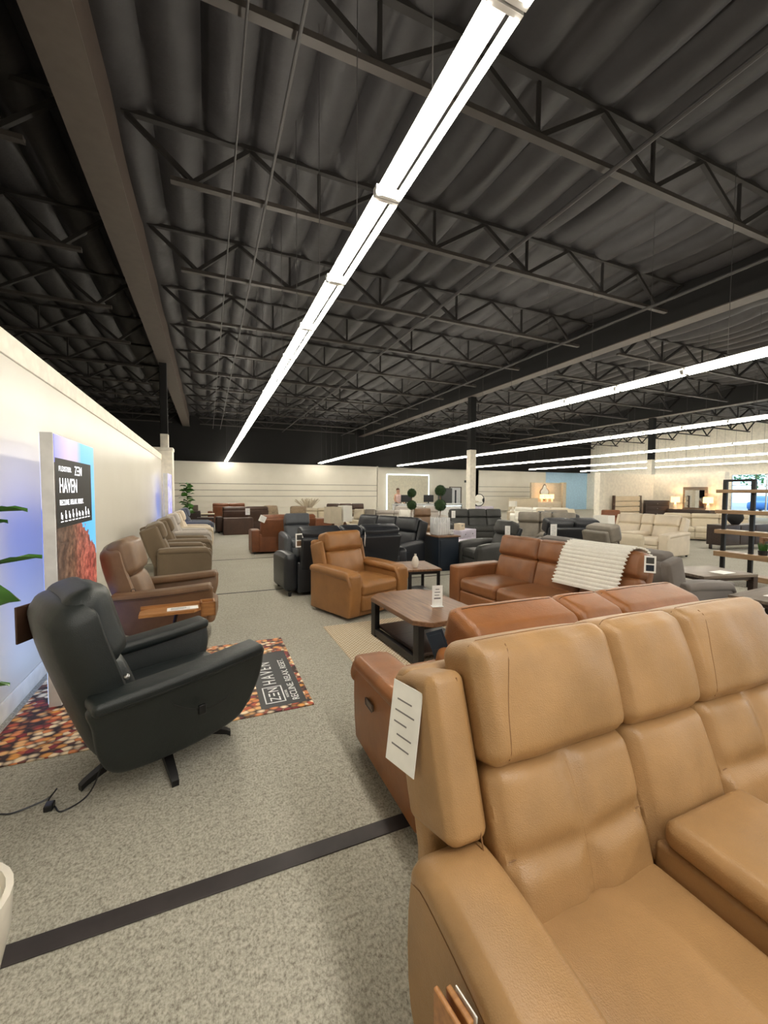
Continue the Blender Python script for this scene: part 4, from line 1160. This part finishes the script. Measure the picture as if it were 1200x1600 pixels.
# ------------------------------------------------------------------ right side: cream sofa, shelf, console, bedroom display
seating('reclining_sofa', 'cream leather reclining sofa facing left, right of centre', 'sofa', (10.72, 7.55, 0), -86, 'cream_leather', [('seat', 0.64), ('console', 0.34), ('seat', 0.64)], D=1.12, aw=0.24, sh=0.46, ah=0.64, bh=1.04, lean=18, arm='pad', head=0.42, wing=0.1)
t = thing('round_table', 'cream round coffee table in front of the cream sofa', 'table', (9.55, 7.85, 0))
MB().lathe([(0, 0.42), (0.42, 0.42), (0.43, 0.44), (0.42, 0.46), (0, 0.46)], 28).obj('tabletop', 'beige_fabric', t)
MB().lathe([(0, 0), (0.3, 0), (0.32, 0.2), (0.3, 0.42), (0, 0.42)], 24).obj('drum_base', 'walnut', t)
t = thing('armchair', 'small cream round armchair beside the cream round table', 'chair', (9.0, 6.65, 0), 120)
MB().rbox(-0.36, 0.36, -0.34, 0.34, 0.12, 0.44, 0.1, (0, 0, 0.02)).obj('seat', 'beige_fabric', t)
MB().rbox(-0.40, 0.40, 0.22, 0.40, 0.1, 0.68, 0.08, (0, 0.03, 0.01)).obj('backrest', 'beige_fabric', t)
for x in (-0.26, 0.26): MB().tube([(x, -0.2, 0), (x, -0.2, 0.14)], 0.02, 8).obj('leg', 'espresso', t); 
for x in (-0.26, 0.26): MB().tube([(x, 0.25, 0), (x, 0.25, 0.14)], 0.02, 8).obj('leg', 'espresso', t)

t = thing('shelf_unit', 'open shelf unit of rustic planks on dark metal posts at right', 'shelf', (8.60, 4.03, 0), -90)
# local x runs towards the camera side; the first two posts stand at the far end
for x in (-0.42, 0.0, 1.1, 1.5):
    MB().rbox(x - 0.03, x + 0.03, -0.03, 0.03, 0.0, 1.86, 0.006, n=(1, 1, 1)).obj('post', 'black_metal', t)
for a, b in ((-0.45, 0.03), (1.07, 1.53)): MB().rbox(a, b, -0.026, 0.026, 1.83, 1.87, 0.005, n=(1, 1, 1)).obj('top_bar', 'black_metal', t)
for z, w in ((1.63, 0.06), (1.26, 0.065), (0.90, 0.07), (0.49, 0.09), (0.13, 0.09)):
    MB().rbox(-0.50, 1.7, -0.14, 0.14, z, z + w, 0.006).obj('plank', 'rustic_oak', t)
S_M = Matrix.Translation((8.60, 4.03, 0)) @ RZ(-90)
def on_shelf(x, y, z): return S_M @ Vector((x, y, z))
t = thing('potted_grass', 'small pot of green grass on a lower plank of the shelf', 'plant', on_shelf(0.16, 0.02, 0.58))
MB().lathe([(0, 0), (0.06, 0), (0.07, 0.08), (0.055, 0.08), (0, 0.07)], 14).obj('pot', 'black_plastic', t)
m = MB()
for k in range(90):
    a = rnd.random() * 6.28; rr = 0.05 * rnd.random() ** 0.5; 
    m.tube([(rr * math.cos(a), rr * math.sin(a), 0.07), (1.5 * rr * math.cos(a), 1.5 * rr * math.sin(a), 0.17 + 0.05 * rnd.random())], 0.004, 4, 0.001)
m.obj('grass', 'leaf', t)
t['kind'] = 'thing'
o = tag(MB().lathe([(0, 0), (0.09, 0), (0.10, 0.05), (0, 0.07)], 14).obj('stacked_paper', 'card'), 'white bowl-like stack beside the grass pot on shelf plank', 'bowl'); o.location = on_shelf(0.42, 0.0, 0.581)
t = thing('media_console', 'dark brown media console carrying a black round vase', 'console', (14.35, 7.05, 0), -6)
MB().rbox(-0.95, 0.95, -0.24, 0.24, 0.14, 0.72, 0.008).obj('body', 'espresso', t)
for k in range(3): 
    d = MB().rbox(-0.92 + 0.62 * k, -0.33 + 0.62 * k, -0.256, -0.236, 0.17, 0.69, 0.005).obj('door', 'espresso', t)
    MB().sphere((-0.40 + 0.62 * k, -0.265, 0.45), 0.014, 8, 6).obj('knob', 'steel', d)
for x in (-0.85, 0.85):
    for y in (-0.18, 0.18): MB().rbox(x - 0.03, x + 0.03, y - 0.03, y + 0.03, 0, 0.14, 0.004, n=(1, 1, 1)).obj('leg', 'espresso', t)
o = tag(MB().lathe([(0, 0), (0.09, 0), (0.17, 0.10), (0.20, 0.2), (0.17, 0.32), (0.09, 0.39), (0.10, 0.42), (0.07, 0.42), (0.06, 0.38), (0, 0.36)], 24).obj('vase', 'black_paint'), 'black round vase standing on the dark media console', 'vase'); o.location = (14.1, 7.02, 0.721)
simple_table('desk', 'brown writing table behind the shelf unit, white papers on it', 'table', (13.2, 5.2, 0), -10, 1.6, 0.7, 0.55, 'walnut_x', 'walnut_x', None, None, 0.05, 0.08)
o = tag(MB().box(-0.25, 0.25, -0.15, 0.15, 0, 0.006).obj('paper_sheet', 'card'), 'white sheets on the brown writing table behind the shelf', 'paper'); o.location = (12.9, 5.15, 0.551)
seating('sofa', 'beige fabric sofa beyond the cream sofa, low back showing', 'sofa', (15.9, 8.75, 0), -50, 'beige_fabric', [('seat', 0.8), ('seat', 0.8), ('seat', 0.8)], D=0.95, aw=0.2, sh=0.45, ah=0.62, bh=0.9, arm='track', head=0.3, fine=1)
seating('recliner', 'reddish brown leather armchair in front of the slatted bed', 'recliner', (13.05, 10.3, 0), -60, 'cognac_leather', [('seat', 0.6)], D=0.95, aw=0.22, sh=0.46, ah=0.62, bh=1.0, arm='track', head=0.4, fine=1)

# bedroom display
struct('wall_display_left', MB().box(16.5, 20.15, 13.5, 13.62, 0, 2.52), 'white_paint')
struct('wall_display_right', MB().box(20.15, 20.27, 10.62, 13.62, 0, 2.52), 'white_paint')
struct('trim_4', MB().rbox(16.3, 16.62, 13.36, 13.66, 0, 2.54, 0.01), 'white_paint')
struct('trim_5', MB().rbox(20.0, 20.32, 10.4, 10.66, 0, 2.54, 0.01), 'white_paint')
t = thing('bed', 'bed with pale slatted headboard against the display wall', 'bed', (18.1, 12.4, 0))
MB().rbox(-0.95, -0.85, 0.9, 1.0, 0, 1.5, 0.01).obj('post', 'dark_brown_leather', t)
MB().rbox(0.85, 0.95, 0.9, 1.0, 0, 1.5, 0.01).obj('post', 'greywood', t)
m = MB()
for k in range(4): m.rbox(-0.85, 0.85, 0.93, 0.97, 0.5 + 0.25 * k, 0.72 + 0.25 * k, 0.01)
m.obj('headboard', 'palewood', t)
MB().rbox(-0.9, 0.9, -1.05, 0.9, 0.28, 0.58, 0.06, (0, 0, 0.02)).obj('mattress', 'beige_fabric', t)
MB().rbox(-0.9, 0.9, -1.08, 0.9, 0.08, 0.28, 0.02).obj('frame', 'greywood', t)
def dresser(name, label, loc, rz, w, d, h, mat, nx, nz, cat='dresser'):
    t = thing(name, label, cat, loc, rz)
    MB().rbox(-w / 2, w / 2, -d / 2, d / 2, 0.06, h, 0.01).obj('body', mat, t)
    for i in range(nx):
        for k in range(nz):
            x0 = -w / 2 + 0.03 + (w - 0.06) * i / nx; z0 = 0.1 + (h - 0.14) * k / nz
            dr = MB().rbox(x0 + 0.01, x0 + (w - 0.06) / nx - 0.01, -d / 2 - 0.014, -d / 2, z0 + 0.01, z0 + (h - 0.14) / nz - 0.01, 0.005, n=(1, 1, 1)).obj('drawer', mat, t)
            MB().sphere((x0 + (w - 0.06) / nx / 2, -d / 2 - 0.03, z0 + (h - 0.14) / nz / 2), 0.015, 8, 6).obj('knob', 'steel', dr)
    for x in (-w / 2 + 0.05, w / 2 - 0.05):
        for y in (-d / 2 + 0.05, d / 2 - 0.05): MB().box(x - 0.03, x + 0.03, y - 0.03, y + 0.03, 0, 0.06).obj('foot', mat, t)
    return t
dresser('chest_of_drawers', 'tall dark chest of drawers in the corner of the bedroom display', (19.55, 12.95, 0), -42, 0.95, 0.45, 1.28, 'espresso', 1, 5)
dresser('dresser', 'long dark dresser with mirror and two lit lamps on it', (19.8, 11.55, 0), -90, 1.75, 0.5, 0.9, 'espresso', 3, 3)
t = thing('mirror', 'square brown-framed mirror on the long dark dresser', 'mirror', (19.95, 11.5, 0.9), -90)
MB().rbox(-0.5, 0.5, -0.02, 0.04, 0.0, 1.0, 0.01).obj('frame', 'greywood', t)
MB().box(-0.40, 0.40, -0.026, -0.02, 0.08, 0.86).obj('glass', 'mirror', t)
lamp('lit round-shaded lamp on the dresser, left of the square mirror', (19.75, 12.2, 0.9), 0.36, 0.30, 0.26, 'lamp_shade', True, sq=False)
lamp('lit round-shaded lamp on the dresser, right of the square mirror', (19.75, 10.85, 0.9), 0.36, 0.30, 0.26, 'lamp_shade', True, sq=False)

# far middle display with lamps
struct('wall_display_far', MB().box(24.9, 28.3, 27.0, 27.15, 0, 2.45).box(28.25, 28.6, 26.8, 27.2, 0, 2.5), plain('greige_paint', (205, 190, 165), 0.5))
dresser('sideboard', 'pale sideboard with three lit lamps at the far display', (26.3, 26.6, 0), 0, 2.6, 0.45, 0.85, 'palewood', 3, 2, 'sideboard')
for x, lab in ((25.65, 'left of the three lit lamps on the far pale sideboard'), (26.25, 'middle of the three lit lamps on the far pale sideboard'), (26.75, 'right of the three lit lamps on the far pale sideboard')):
    lamp(lab, (x, 26.55, 0.85), 0.34, 0.26, 0.36, 'lamp_shade', x != 26.25, sq=False)
t = thing('wall_mirror', 'arched quatrefoil mirror behind the lamps at the far display', 'mirror', (26.3, 26.98, 1.0))
m = MB(); m.loft([[((0.42 + 0.08 * math.cos(4 * a)) * s * math.cos(a), y, 0.65 + (0.6 + 0.1 * math.cos(4 * a)) * s * math.sin(a)) for a in [2 * PI * k / 40 for k in range(40)]] for y, s in ((0.0, 1.0), (-0.04, 1.0))])
m.obj('frame', 'greywood', t)
m = MB(); m.loft([[((0.42 + 0.08 * math.cos(4 * a)) * s * math.cos(a), y, 0.65 + (0.6 + 0.1 * math.cos(4 * a)) * s * math.sin(a)) for a in [2 * PI * k / 40 for k in range(40)]] for y, s in ((-0.04, 0.85), (-0.046, 0.85))])
m.obj('glass', 'mirror', t)

# ------------------------------------------------------------------ reception wall
t = thing('light_niche', 'large square niche edged with white light on the far wall', 'niche', (15.0, 30.2, 0))
m = MB()
for a in ((-1.91, 1.91, 2.98, 3.02), (-1.91, -1.87, 0.2, 2.98), (1.87, 1.91, 0.2, 2.98)): m.box(a[0], a[1], -0.05, 0.0, a[2], a[3])
m.obj('led_frame', 'led', t)
MB().box(-1.87, 1.87, -0.03, 0.0, 0.2, 2.98).obj('back_panel', plain('niche_cream', (226, 220, 200), 0.7), t)
d1 = struct('door_1', MB().rbox(19.0, 20.0, 30.14, 30.2, 0, 2.0, 0.01), 'white_enamel')
MB().box(18.9, 19.0, 30.12, 30.2, 0, 2.08).box(20.0, 20.1, 30.12, 30.2, 0, 2.08).box(18.9, 20.1, 30.12, 30.2, 2.0, 2.08).obj('door_frame', 'greywood', d1)
MB().box(19.42, 19.58, 30.13, 30.14, 0.6, 1.8).obj('door_window', 'black_plastic', d1)
t = thing('speaker_box', 'small dark wall device left above the far door', 'device', (20.5, 30.15, 2.55)); MB().rbox(-0.1, 0.1, -0.05, 0.04, -0.1, 0.1, 0.02).obj('case', 'black_plastic', t)
t = thing('filing_cabinet', 'dark grey tall cabinet beside the far door', 'cabinet', (18.0, 29.4, 0)); MB().rbox(-0.5, 0.5, -0.3, 0.3, 0, 1.95, 0.01).obj('body', 'charcoal_leather', t); MB().rbox(-0.46, 0.46, -0.315, -0.3, 0.05, 1.9, 0.005).obj('door', 'charcoal_leather', t)
t = thing('reception_desk', 'long white reception counter before the lit niche', 'desk', (10.9, 19.5, 0))
MB().rbox(-1.95, 1.95, -0.3, -0.05, 0, 0.96, 0.01).obj('front_panel', 'white_enamel', t)
MB().rbox(-1.98, 1.98, -0.34, 0.35, 0.96, 1.0, 0.008).obj('counter_top', 'white_enamel', t)
MB().box(-1.9, 1.9, -0.305, -0.3, 0.86, 0.88).obj('light_strip', 'led', t)
for x in (-1.9, 1.9): MB().rbox(x - 0.05, x + 0.05, -0.3, 0.35, 0, 0.96, 0.01).obj('side_panel', 'white_enamel', t)
def monitor(label, loc):
    t = thing('monitor', label, 'monitor', loc, 4)
    MB().rbox(-0.31, 0.31, -0.02, 0.02, 0.08, 0.46, 0.01).obj('screen', 'black_plastic', t)
    MB().rbox(-0.03, 0.03, 0.0, 0.03, 0, 0.2, 0.005).obj('stand', 'black_plastic', t)
    MB().rbox(-0.12, 0.12, -0.08, 0.08, 0, 0.015, 0.005).obj('foot', 'black_plastic', t)
monitor('left black monitor on the counter, beside the standing person', (9.60, 19.55, 1.0))
monitor('right black monitor on the white reception counter', (10.95, 19.55, 1.0))
def person():
    t = thing('person', 'person in pale pink top standing behind the reception counter', 'person', (9.50, 20.35, 0), 12)
    J = {'pel': (0, 0, 1.0), 'wst': (0, 0.01, 1.16), 'cst': (0, 0.01, 1.38), 'nk': (0, 0, 1.53), 'hd': (0, -0.01, 1.62), 'hd2': (0, -0.01, 1.74)}
    vs, es, rs = [], [], []
    def v(p, r): vs.append(p); rs.append(r); return len(vs) - 1
    pel = v(J['pel'], 0.15); w = v(J['wst'], 0.125); c = v(J['cst'], 0.15); nk = v(J['nk'], 0.055); h = v((0, -0.015, 1.63), 0.085); h2 = v((0, -0.01, 1.74), 0.085)
    es += [(pel, w), (w, c), (c, nk), (nk, h), (h, h2)]
    ns = v((0, -0.105, 1.655), 0.014); es.append((h, ns))
    for s in (-1, 1):
        er = v((s * 0.09, 0.0, 1.67), 0.018); es.append((h, er))
        sh = v((s * 0.19, 0.01, 1.43), 0.06); el = v((s * 0.25, -0.02, 1.17), 0.042); wr = v((s * 0.20, -0.26, 1.04), 0.028); pm = v((s * 0.18, -0.34, 1.025), 0.032)
        es += [(c, sh), (sh, el), (el, wr), (wr, pm)]
        for k in range(4):
            f1 = v((s * (0.205 - 0.018 * k), -0.39, 1.025), 0.009); f2 = v((s * (0.20 - 0.018 * k), -0.425 + 0.008 * abs(k - 1.5), 1.01), 0.008)
            es += [(pm, f1), (f1, f2)]
        th = v((s * 0.145, -0.34, 1.025), 0.01); es.append((wr, th))
        hp = v((s * 0.10, 0, 0.92), 0.10); kn = v((s * 0.11, -0.01, 0.50), 0.062); ak = v((s * 0.11, 0.02, 0.08), 0.04); to = v((s * 0.12, -0.13, 0.035), 0.034)
        es += [(pel, hp), (hp, kn), (kn, ak), (ak, to)]
    me = bpy.data.meshes.new('body'); me.from_pydata(vs, es, [])
    o = bpy.data.objects.new('body', me); COL.objects.link(o)
    o.modifiers.new('skin', 'SKIN'); 
    for i, sv in enumerate(me.skin_vertices[0].data):
        sv.radius = (rs[i] * (1.25 if i in (pel, w, c) else 1), rs[i] * (0.8 if i in (pel, w, c) else 1)); sv.use_root = (i == 0)
    sub = o.modifiers.new('sub', 'SUBSURF'); sub.levels = 2; sub.render_levels = 2
    bpy.context.view_layer.update()
    m2 = bpy.data.meshes.new_from_object(o.evaluated_get(bpy.context.evaluated_depsgraph_get()))
    bpy.data.objects.remove(o)
    m2.shade_smooth(); m2.materials.clear(); m2.materials.append(MATS['skin'])
    o = bpy.data.objects.new('body', m2); COL.objects.link(o); o.parent = t
    MB().rb(RB((0, 0.01, 1.25), (0.20, 0.135, 0.235), 0.11, (0.0, 0.01, 0)), (4, 4, 4)).obj('shirt', plain('pink_cloth', (226, 196, 190), 0.9), t)
    MB().rb(RB((0, 0.0, 0.74), (0.205, 0.13, 0.32), 0.09), (4, 4, 4)).obj('skirt', 'charcoal_leather', t)
    MB().sphere((0, 0.02, 1.745), 0.098, 16, 10, (0.95, 1.0, 0.9)).obj('hair', 'hair', t)
    for s in (-1, 1): MB().sphere((s * 0.032, -0.088, 1.685), 0.011, 8, 6).obj('eye', 'black_plastic', t)
    MB().rbox(-0.025, 0.025, -0.098, -0.085, 1.605, 1.615, 0.004, n=(1, 1, 1)).obj('mouth', plain('lip', (170, 90, 85), 0.5), t)
person()

# ------------------------------------------------------------------ far left and far middle
cg = seating('loveseat', 'cognac leather loveseat turned away in the aisle, tag on its corner', 'sofa', (1.95, 11.35, 0), 180, 'cognac_leather', [('seat', 0.72), ('seat', 0.72)], D=0.95, aw=0.22, sh=0.46, ah=0.62, bh=1.0, lean=10, arm='track', head=0.3)
price_card('price_tag', 'white tag on left top corner of the cognac loveseat back', (1.30, 10.83, 0.99), RZ(8) @ RY(25), 0.17, 0.16)
seating('recliner', 'slate blue-grey leather recliner facing the camera behind black sofa', 'recliner', (2.08, 10.15, 0), 2, 'slate_leather', [('seat', 0.62)], D=0.95, aw=0.16, sh=0.46, ah=0.62, bh=1.05, lean=16, arm='round', head=0.4, headt=0.03)
seating('loveseat', 'dark brown leather sofa turned away at the end of the aisle', 'sofa', (1.35, 17.45, 0), 183, 'dark_brown_leather', [('seat', 0.86), ('seat', 0.86)], D=0.95, aw=0.22, sh=0.46, ah=0.62, bh=0.95, lean=10, arm='track', head=0.3, headlift=0.05, rear_mat='dark_brown_leather')
price_card('price_tag', 'white price tag on the dark brown sofa at the aisle end', (1.42, 16.93, 0.95), RZ(0), 0.17, 0.26)
tag(MB().rbox(0.50, 1.55, 16.15, 16.7, 0.0, 0.62, 0.02).obj('ottoman', 'dark_brown_leather'), 'dark brown leather block ottoman before the dark brown sofa', 'ottoman')
seating('loveseat', 'brown leather sofa turned away against the far white wall', 'sofa', (0.95, 22.2, 0), 180, 'cognac_leather', [('seat', 0.75), ('seat', 0.75)], D=0.95, aw=0.22, sh=0.46, ah=0.62, bh=0.95, lean=10, arm='track', head=0.3, headlift=0.06)
simple_table('side_table', 'dark espresso side table at the end of the recliner row', 'table', (-0.10, 17.3, 0), 0, 0.6, 0.6, 0.6, 'espresso', 'espresso', 'espresso')
simple_table('side_table', 'pale-topped side table behind the espresso one by the fig tree', 'table', (-0.05, 19.2, 0), 0, 0.6, 0.6, 0.65, 'palewood', 'espresso')
dresser('side_cabinet', 'dark cabinet with a small picture frame beside the fig tree', (-0.55, 18.6, 0), 90, 0.6, 0.5, 0.8, 'espresso', 1, 2, 'cabinet')
o = tag(MB().rbox(-0.12, 0.12, -0.01, 0.01, 0, 0.24, 0.004, n=(1, 1, 1)).obj('picture_frame', 'greywood'), 'small picture frame on the dark cabinet by the fig tree', 'frame'); o.location = (-0.5, 18.55, 0.8)
for x, y, rz, mat, lab in ((2.7, 18.3, 25, 'stripe_fabric', 'brown striped accent chair, left of the pair by the far wall'), (3.45, 17.15, -10, 'stripe_fabric', 'brown striped accent chair, right of the pair by the far wall')):
    t = thing('accent_chair', lab, 'chair', (x, y, 0), rz, 'striped accent chairs')
    MB().rbox(-0.34, 0.34, -0.32, 0.3, 0.25, 0.46, 0.05, (0, 0, 0.03)).obj('seat', mat, t)
    MB(Matrix.Translation((0, 0.2, 0.4)) @ RX(-14)).rbox(-0.34, 0.34, 0, 0.16, 0, 0.62, 0.07, (0, 0.04, 0.02)).obj('backrest', mat, t)
    for sx in (-1, 1):
        MB().rbox(sx * 0.38 - 0.03, sx * 0.38 + 0.03, -0.3, 0.28, 0.55, 0.6, 0.015).obj('armrest', 'cognac_leather', t)
        for y2 in (-0.26, 0.25): MB().tube([(sx * 0.38, y2, 0), (sx * 0.38, y2, 0.56)], 0.02, 8).obj('leg', 'cognac_leather', t)
seating('sofa', 'cream fabric sofa near the far wall right of the striped chairs', 'sofa', (4.6, 18.4, 0), -5, 'beige_fabric', [('seat', 0.65), ('seat', 0.65)], D=0.9, aw=0.2, sh=0.44, ah=0.6, bh=0.86, arm='track', head=0.3, fine=1)
t = thing('dried_grass_vase', 'vase of pale dried pampas grass by the far white wall', 'plant', (4.4, 19.6, 0))
MB().lathe([(0, 0), (0.12, 0), (0.16, 0.25), (0.08, 0.5), (0.09, 0.55), (0.06, 0.55), (0, 0.5)], 16).obj('vase', 'ceramic_white', t)
m = MB()
for k in range(40):
    a = rnd.random() * 6.28; q = 0.15 + 0.5 * rnd.random()
    m.tube([(0, 0, 0.5), (q * 0.4 * math.cos(a), q * 0.4 * math.sin(a), 0.9), (q * math.cos(a), q * math.sin(a), 1.15 + 0.15 * rnd.random())], 0.012, 5, 0.02)
m.obj('plumes', 'beige_fabric', t)
tag(MB().rbox(3.15, 3.85, 13.2, 13.85, 0.0, 0.72, 0.03).obj('ottoman', 'cognac_leather'), 'brown leather cube ottoman behind the slate recliner', 'ottoman')
seating('reclining_sofa', 'dark brown leather sofa facing the camera near the far wall', 'sofa', (6.25, 19.3, 0), -6, 'dark_brown_leather', [('seat', 0.62), ('seat', 0.62), ('seat', 0.62)], D=0.95, aw=0.22, sh=0.46, ah=0.62, bh=1.02, arm='round', head=0.42)
seating('sofa', 'taupe fabric loveseat turned away before the far dark brown sofa', 'sofa', (6.0, 17.2, 0), 178, 'taupe_fabric', [('seat', 0.7), ('seat', 0.7)], D=0.9, aw=0.18, sh=0.44, ah=0.58, bh=0.84, arm='track', head=0.3, fine=1)
seating('armchair', 'cream fabric armchair left of the light grey sofa with pillows', 'chair', (4.6, 14.2, 0), 30, 'beige_fabric', [('seat', 0.62)], D=0.85, aw=0.16, sh=0.44, ah=0.58, bh=0.8, arm='track', head=0.3, fine=1)
seating('sofa', 'light grey fabric sofa with scatter pillows, behind the black sofas', 'sofa', (6.4, 15.1, 0), -38, 'light_grey_fabric', [('seat', 0.75), ('seat', 0.75), ('seat', 0.75)], D=0.95, aw=0.2, sh=0.44, ah=0.6, bh=0.88, arm='track', head=0.3, fine=1)
Ms = Matrix.Translation((6.4, 15.1, 0)) @ RZ(-38)
for k, (x, lab, mat) in enumerate(((-0.95, 'pale square pillow at left end of the light grey sofa', 'beige_fabric'), (-0.5, 'grey square pillow beside the pale one on light grey sofa', 'stone_leather'), (0.9, 'pale square pillow at right end of the light grey sofa', 'white_fabric'))):
    o = tag(MB().rbox(-0.22, 0.22, -0.05, 0.05, -0.22, 0.22, 0.045, (0, 0.06, 0), (6, 2, 6)).obj('pillow', mat), lab, 'pillow', 'pillows on the light grey sofa')
    o.matrix_world = Ms @ Matrix.Translation((x, -0.16, 0.72)) @ RX(-22)
seating('reclining_sofa', 'pale grey leather reclining sofa before the reception counter', 'sofa', (8.3, 15.6, 0), -10, 'light_grey_fabric', [('seat', 0.66), ('seat', 0.66), ('seat', 0.66)], D=0.98, aw=0.2, sh=0.46, ah=0.62, bh=1.0, arm='round', head=0.42)
seating('recliner', 'brown leather recliner left of the dark grey leather sofa', 'recliner', (6.95, 12.75, 0), -20, 'brown_leather', [('seat', 0.6)], D=0.95, aw=0.2, sh=0.46, ah=0.62, bh=1.02, arm='round', head=0.42, headt=0.04)
dresser('dresser', 'white dresser with a round mirror, right of the slim column', (14.6, 20.0, 0), -20, 1.5, 0.5, 0.8, 'lavender_paint', 3, 2)
t = thing('round_mirror', 'round black-framed mirror standing on the white dresser', 'mirror', (14.55, 20.0, 0.803), -20)
m = MB(); m.loft([[(q * math.cos(a), y, 0.36 + q * 1.15 * math.sin(a)) for a in [2 * PI * k / 32 for k in range(32)]] for q, y in ((0.32, 0.0), (0.32, -0.03), (0.29, -0.03), (0.29, -0.02))], cap=True); m.obj('frame', 'black_metal', t)
m = MB(); m.loft([[(q * math.cos(a), y, 0.36 + q * 1.15 * math.sin(a)) for a in [2 * PI * k / 32 for k in range(32)]] for q, y in ((0.285, -0.024), (0.285, -0.028))]); m.obj('glass', 'mirror', t)
t = thing('bed', 'bed with beige upholstered headboard right of the round mirror', 'bed', (16.6, 18.2, 0), -25)
MB().rbox(-0.85, 0.85, 0.9, 1.02, 0, 1.3, 0.04, (0, 0.02, 0)).obj('headboard', 'beige_fabric', t)
MB().rbox(-0.8, 0.8, -1.0, 0.9, 0.2, 0.62, 0.06, (0, 0, 0.03)).obj('mattress', 'white_fabric', t)
MB().rbox(-0.82, 0.82, -1.02, 0.9, 0.0, 0.2, 0.02).obj('frame', 'beige_fabric', t)
simple_table('end_table', 'small pale end table with a white lamp left of beige bed', 'table', (15.0, 17.6, 0), -20, 0.5, 0.5, 0.6, 'palewood', 'palewood')
lamp('white drum lamp on the pale end table left of beige bed', (15.0, 17.6, 0.6), 0.42, 0.26, 0.3, 'white_fabric', sq=False)
seating('sofa', 'white fabric sofa beyond the dark grey leather sofa, far right of column', 'sofa', (14.4, 14.9, 0), -40, 'white_fabric', [('seat', 0.8), ('seat', 0.8), ('seat', 0.8)], D=0.95, aw=0.22, sh=0.44, ah=0.62, bh=0.9, arm='track', head=0.3, fine=1)
t = thing('daybed', 'taupe adjustable bed with raised head and brown pad', 'bed', (12.9, 12.4, 0), -35)
MB().rbox(-0.75, 0.75, -1.0, 0.3, 0.25, 0.55, 0.05).obj('mattress', 'beige_fabric', t)
MB(Matrix.Translation((0, 0.28, 0.5)) @ RX(35)).rbox(-0.75, 0.75, 0.0, 0.75, -0.22, 0.05, 0.05).obj('raised_head', 'beige_fabric', t)
MB(Matrix.Translation((0, 0.28, 0.5)) @ RX(35)).rbox(-0.45, 0.45, 0.15, 0.6, 0.052, 0.08, 0.01).obj('pad', 'stone_leather', t)
MB().rbox(-0.7, 0.7, -0.95, 0.9, 0.0, 0.25, 0.02).obj('base', 'charcoal_leather', t)

# ------------------------------------------------------------------ outside the shopfront
t = thing('car', 'blue car parked outside the shopfront window', 'car', (46.0, 20.5, -0.05), 100)
prof = smooth_poly([(-2.1, 0.35), (-2.15, 0.7), (-1.2, 0.95), (-0.6, 1.4), (0.7, 1.45), (1.5, 1.0), (2.15, 0.9), (2.2, 0.4), (1.5, 0.25), (-1.5, 0.25)], 5)
MB().slab(prof, -0.85, 0.85, 0.12).obj('body', plain('car_blue', (60, 110, 170), 0.3), t)
for sx in (-1, 1):
    for y in (-1.35, 1.4):
        w = MB().lathe([(0, -0.1), (0.3, -0.1), (0.33, 0), (0.3, 0.1), (0, 0.1)], 20).obj('wheel', 'black_plastic', t)
        w.rotation_euler = (0, R(90), 0); w.location = (sx * 0.78, y, 0.33)
for k, (x, y, h, r) in enumerate(((58, 27, 6.5, 2.6), (60, 21, 5.5, 2.4), (57, 33, 6.0, 2.5))):
    t = thing('tree', ('tree outside the window, nearest to the parked car', 'tree outside, right part of the window view', 'tree outside, left part of the window view')[k], 'tree', (x, y, -0.05))
    MB().tube([(0, 0, 0), (0.1, 0, h * 0.4), (0, 0.1, h * 0.7)], 0.16, 8, 0.08).obj('trunk', 'trunk', t)
    m = MB(); rr = random.Random(k)
    for q in range(900):
        v = Vector((rr.gauss(0, 1), rr.gauss(0, 1), rr.gauss(0, 1) * 0.8)).normalized() * r * rr.random() ** 0.35
        c0 = Vector((0, 0, h * 0.75)) + v
        a = Vector((rr.gauss(0, 1), rr.gauss(0, 1), rr.gauss(0, 1))).normalized(); b = a.orthogonal().normalized()
        m.add([c0 - a * 0.22, c0 + b * 0.12, c0 + a * 0.22, c0 - b * 0.12], [(0, 1, 2, 3)])
    m.obj('foliage', 'leaf', t)
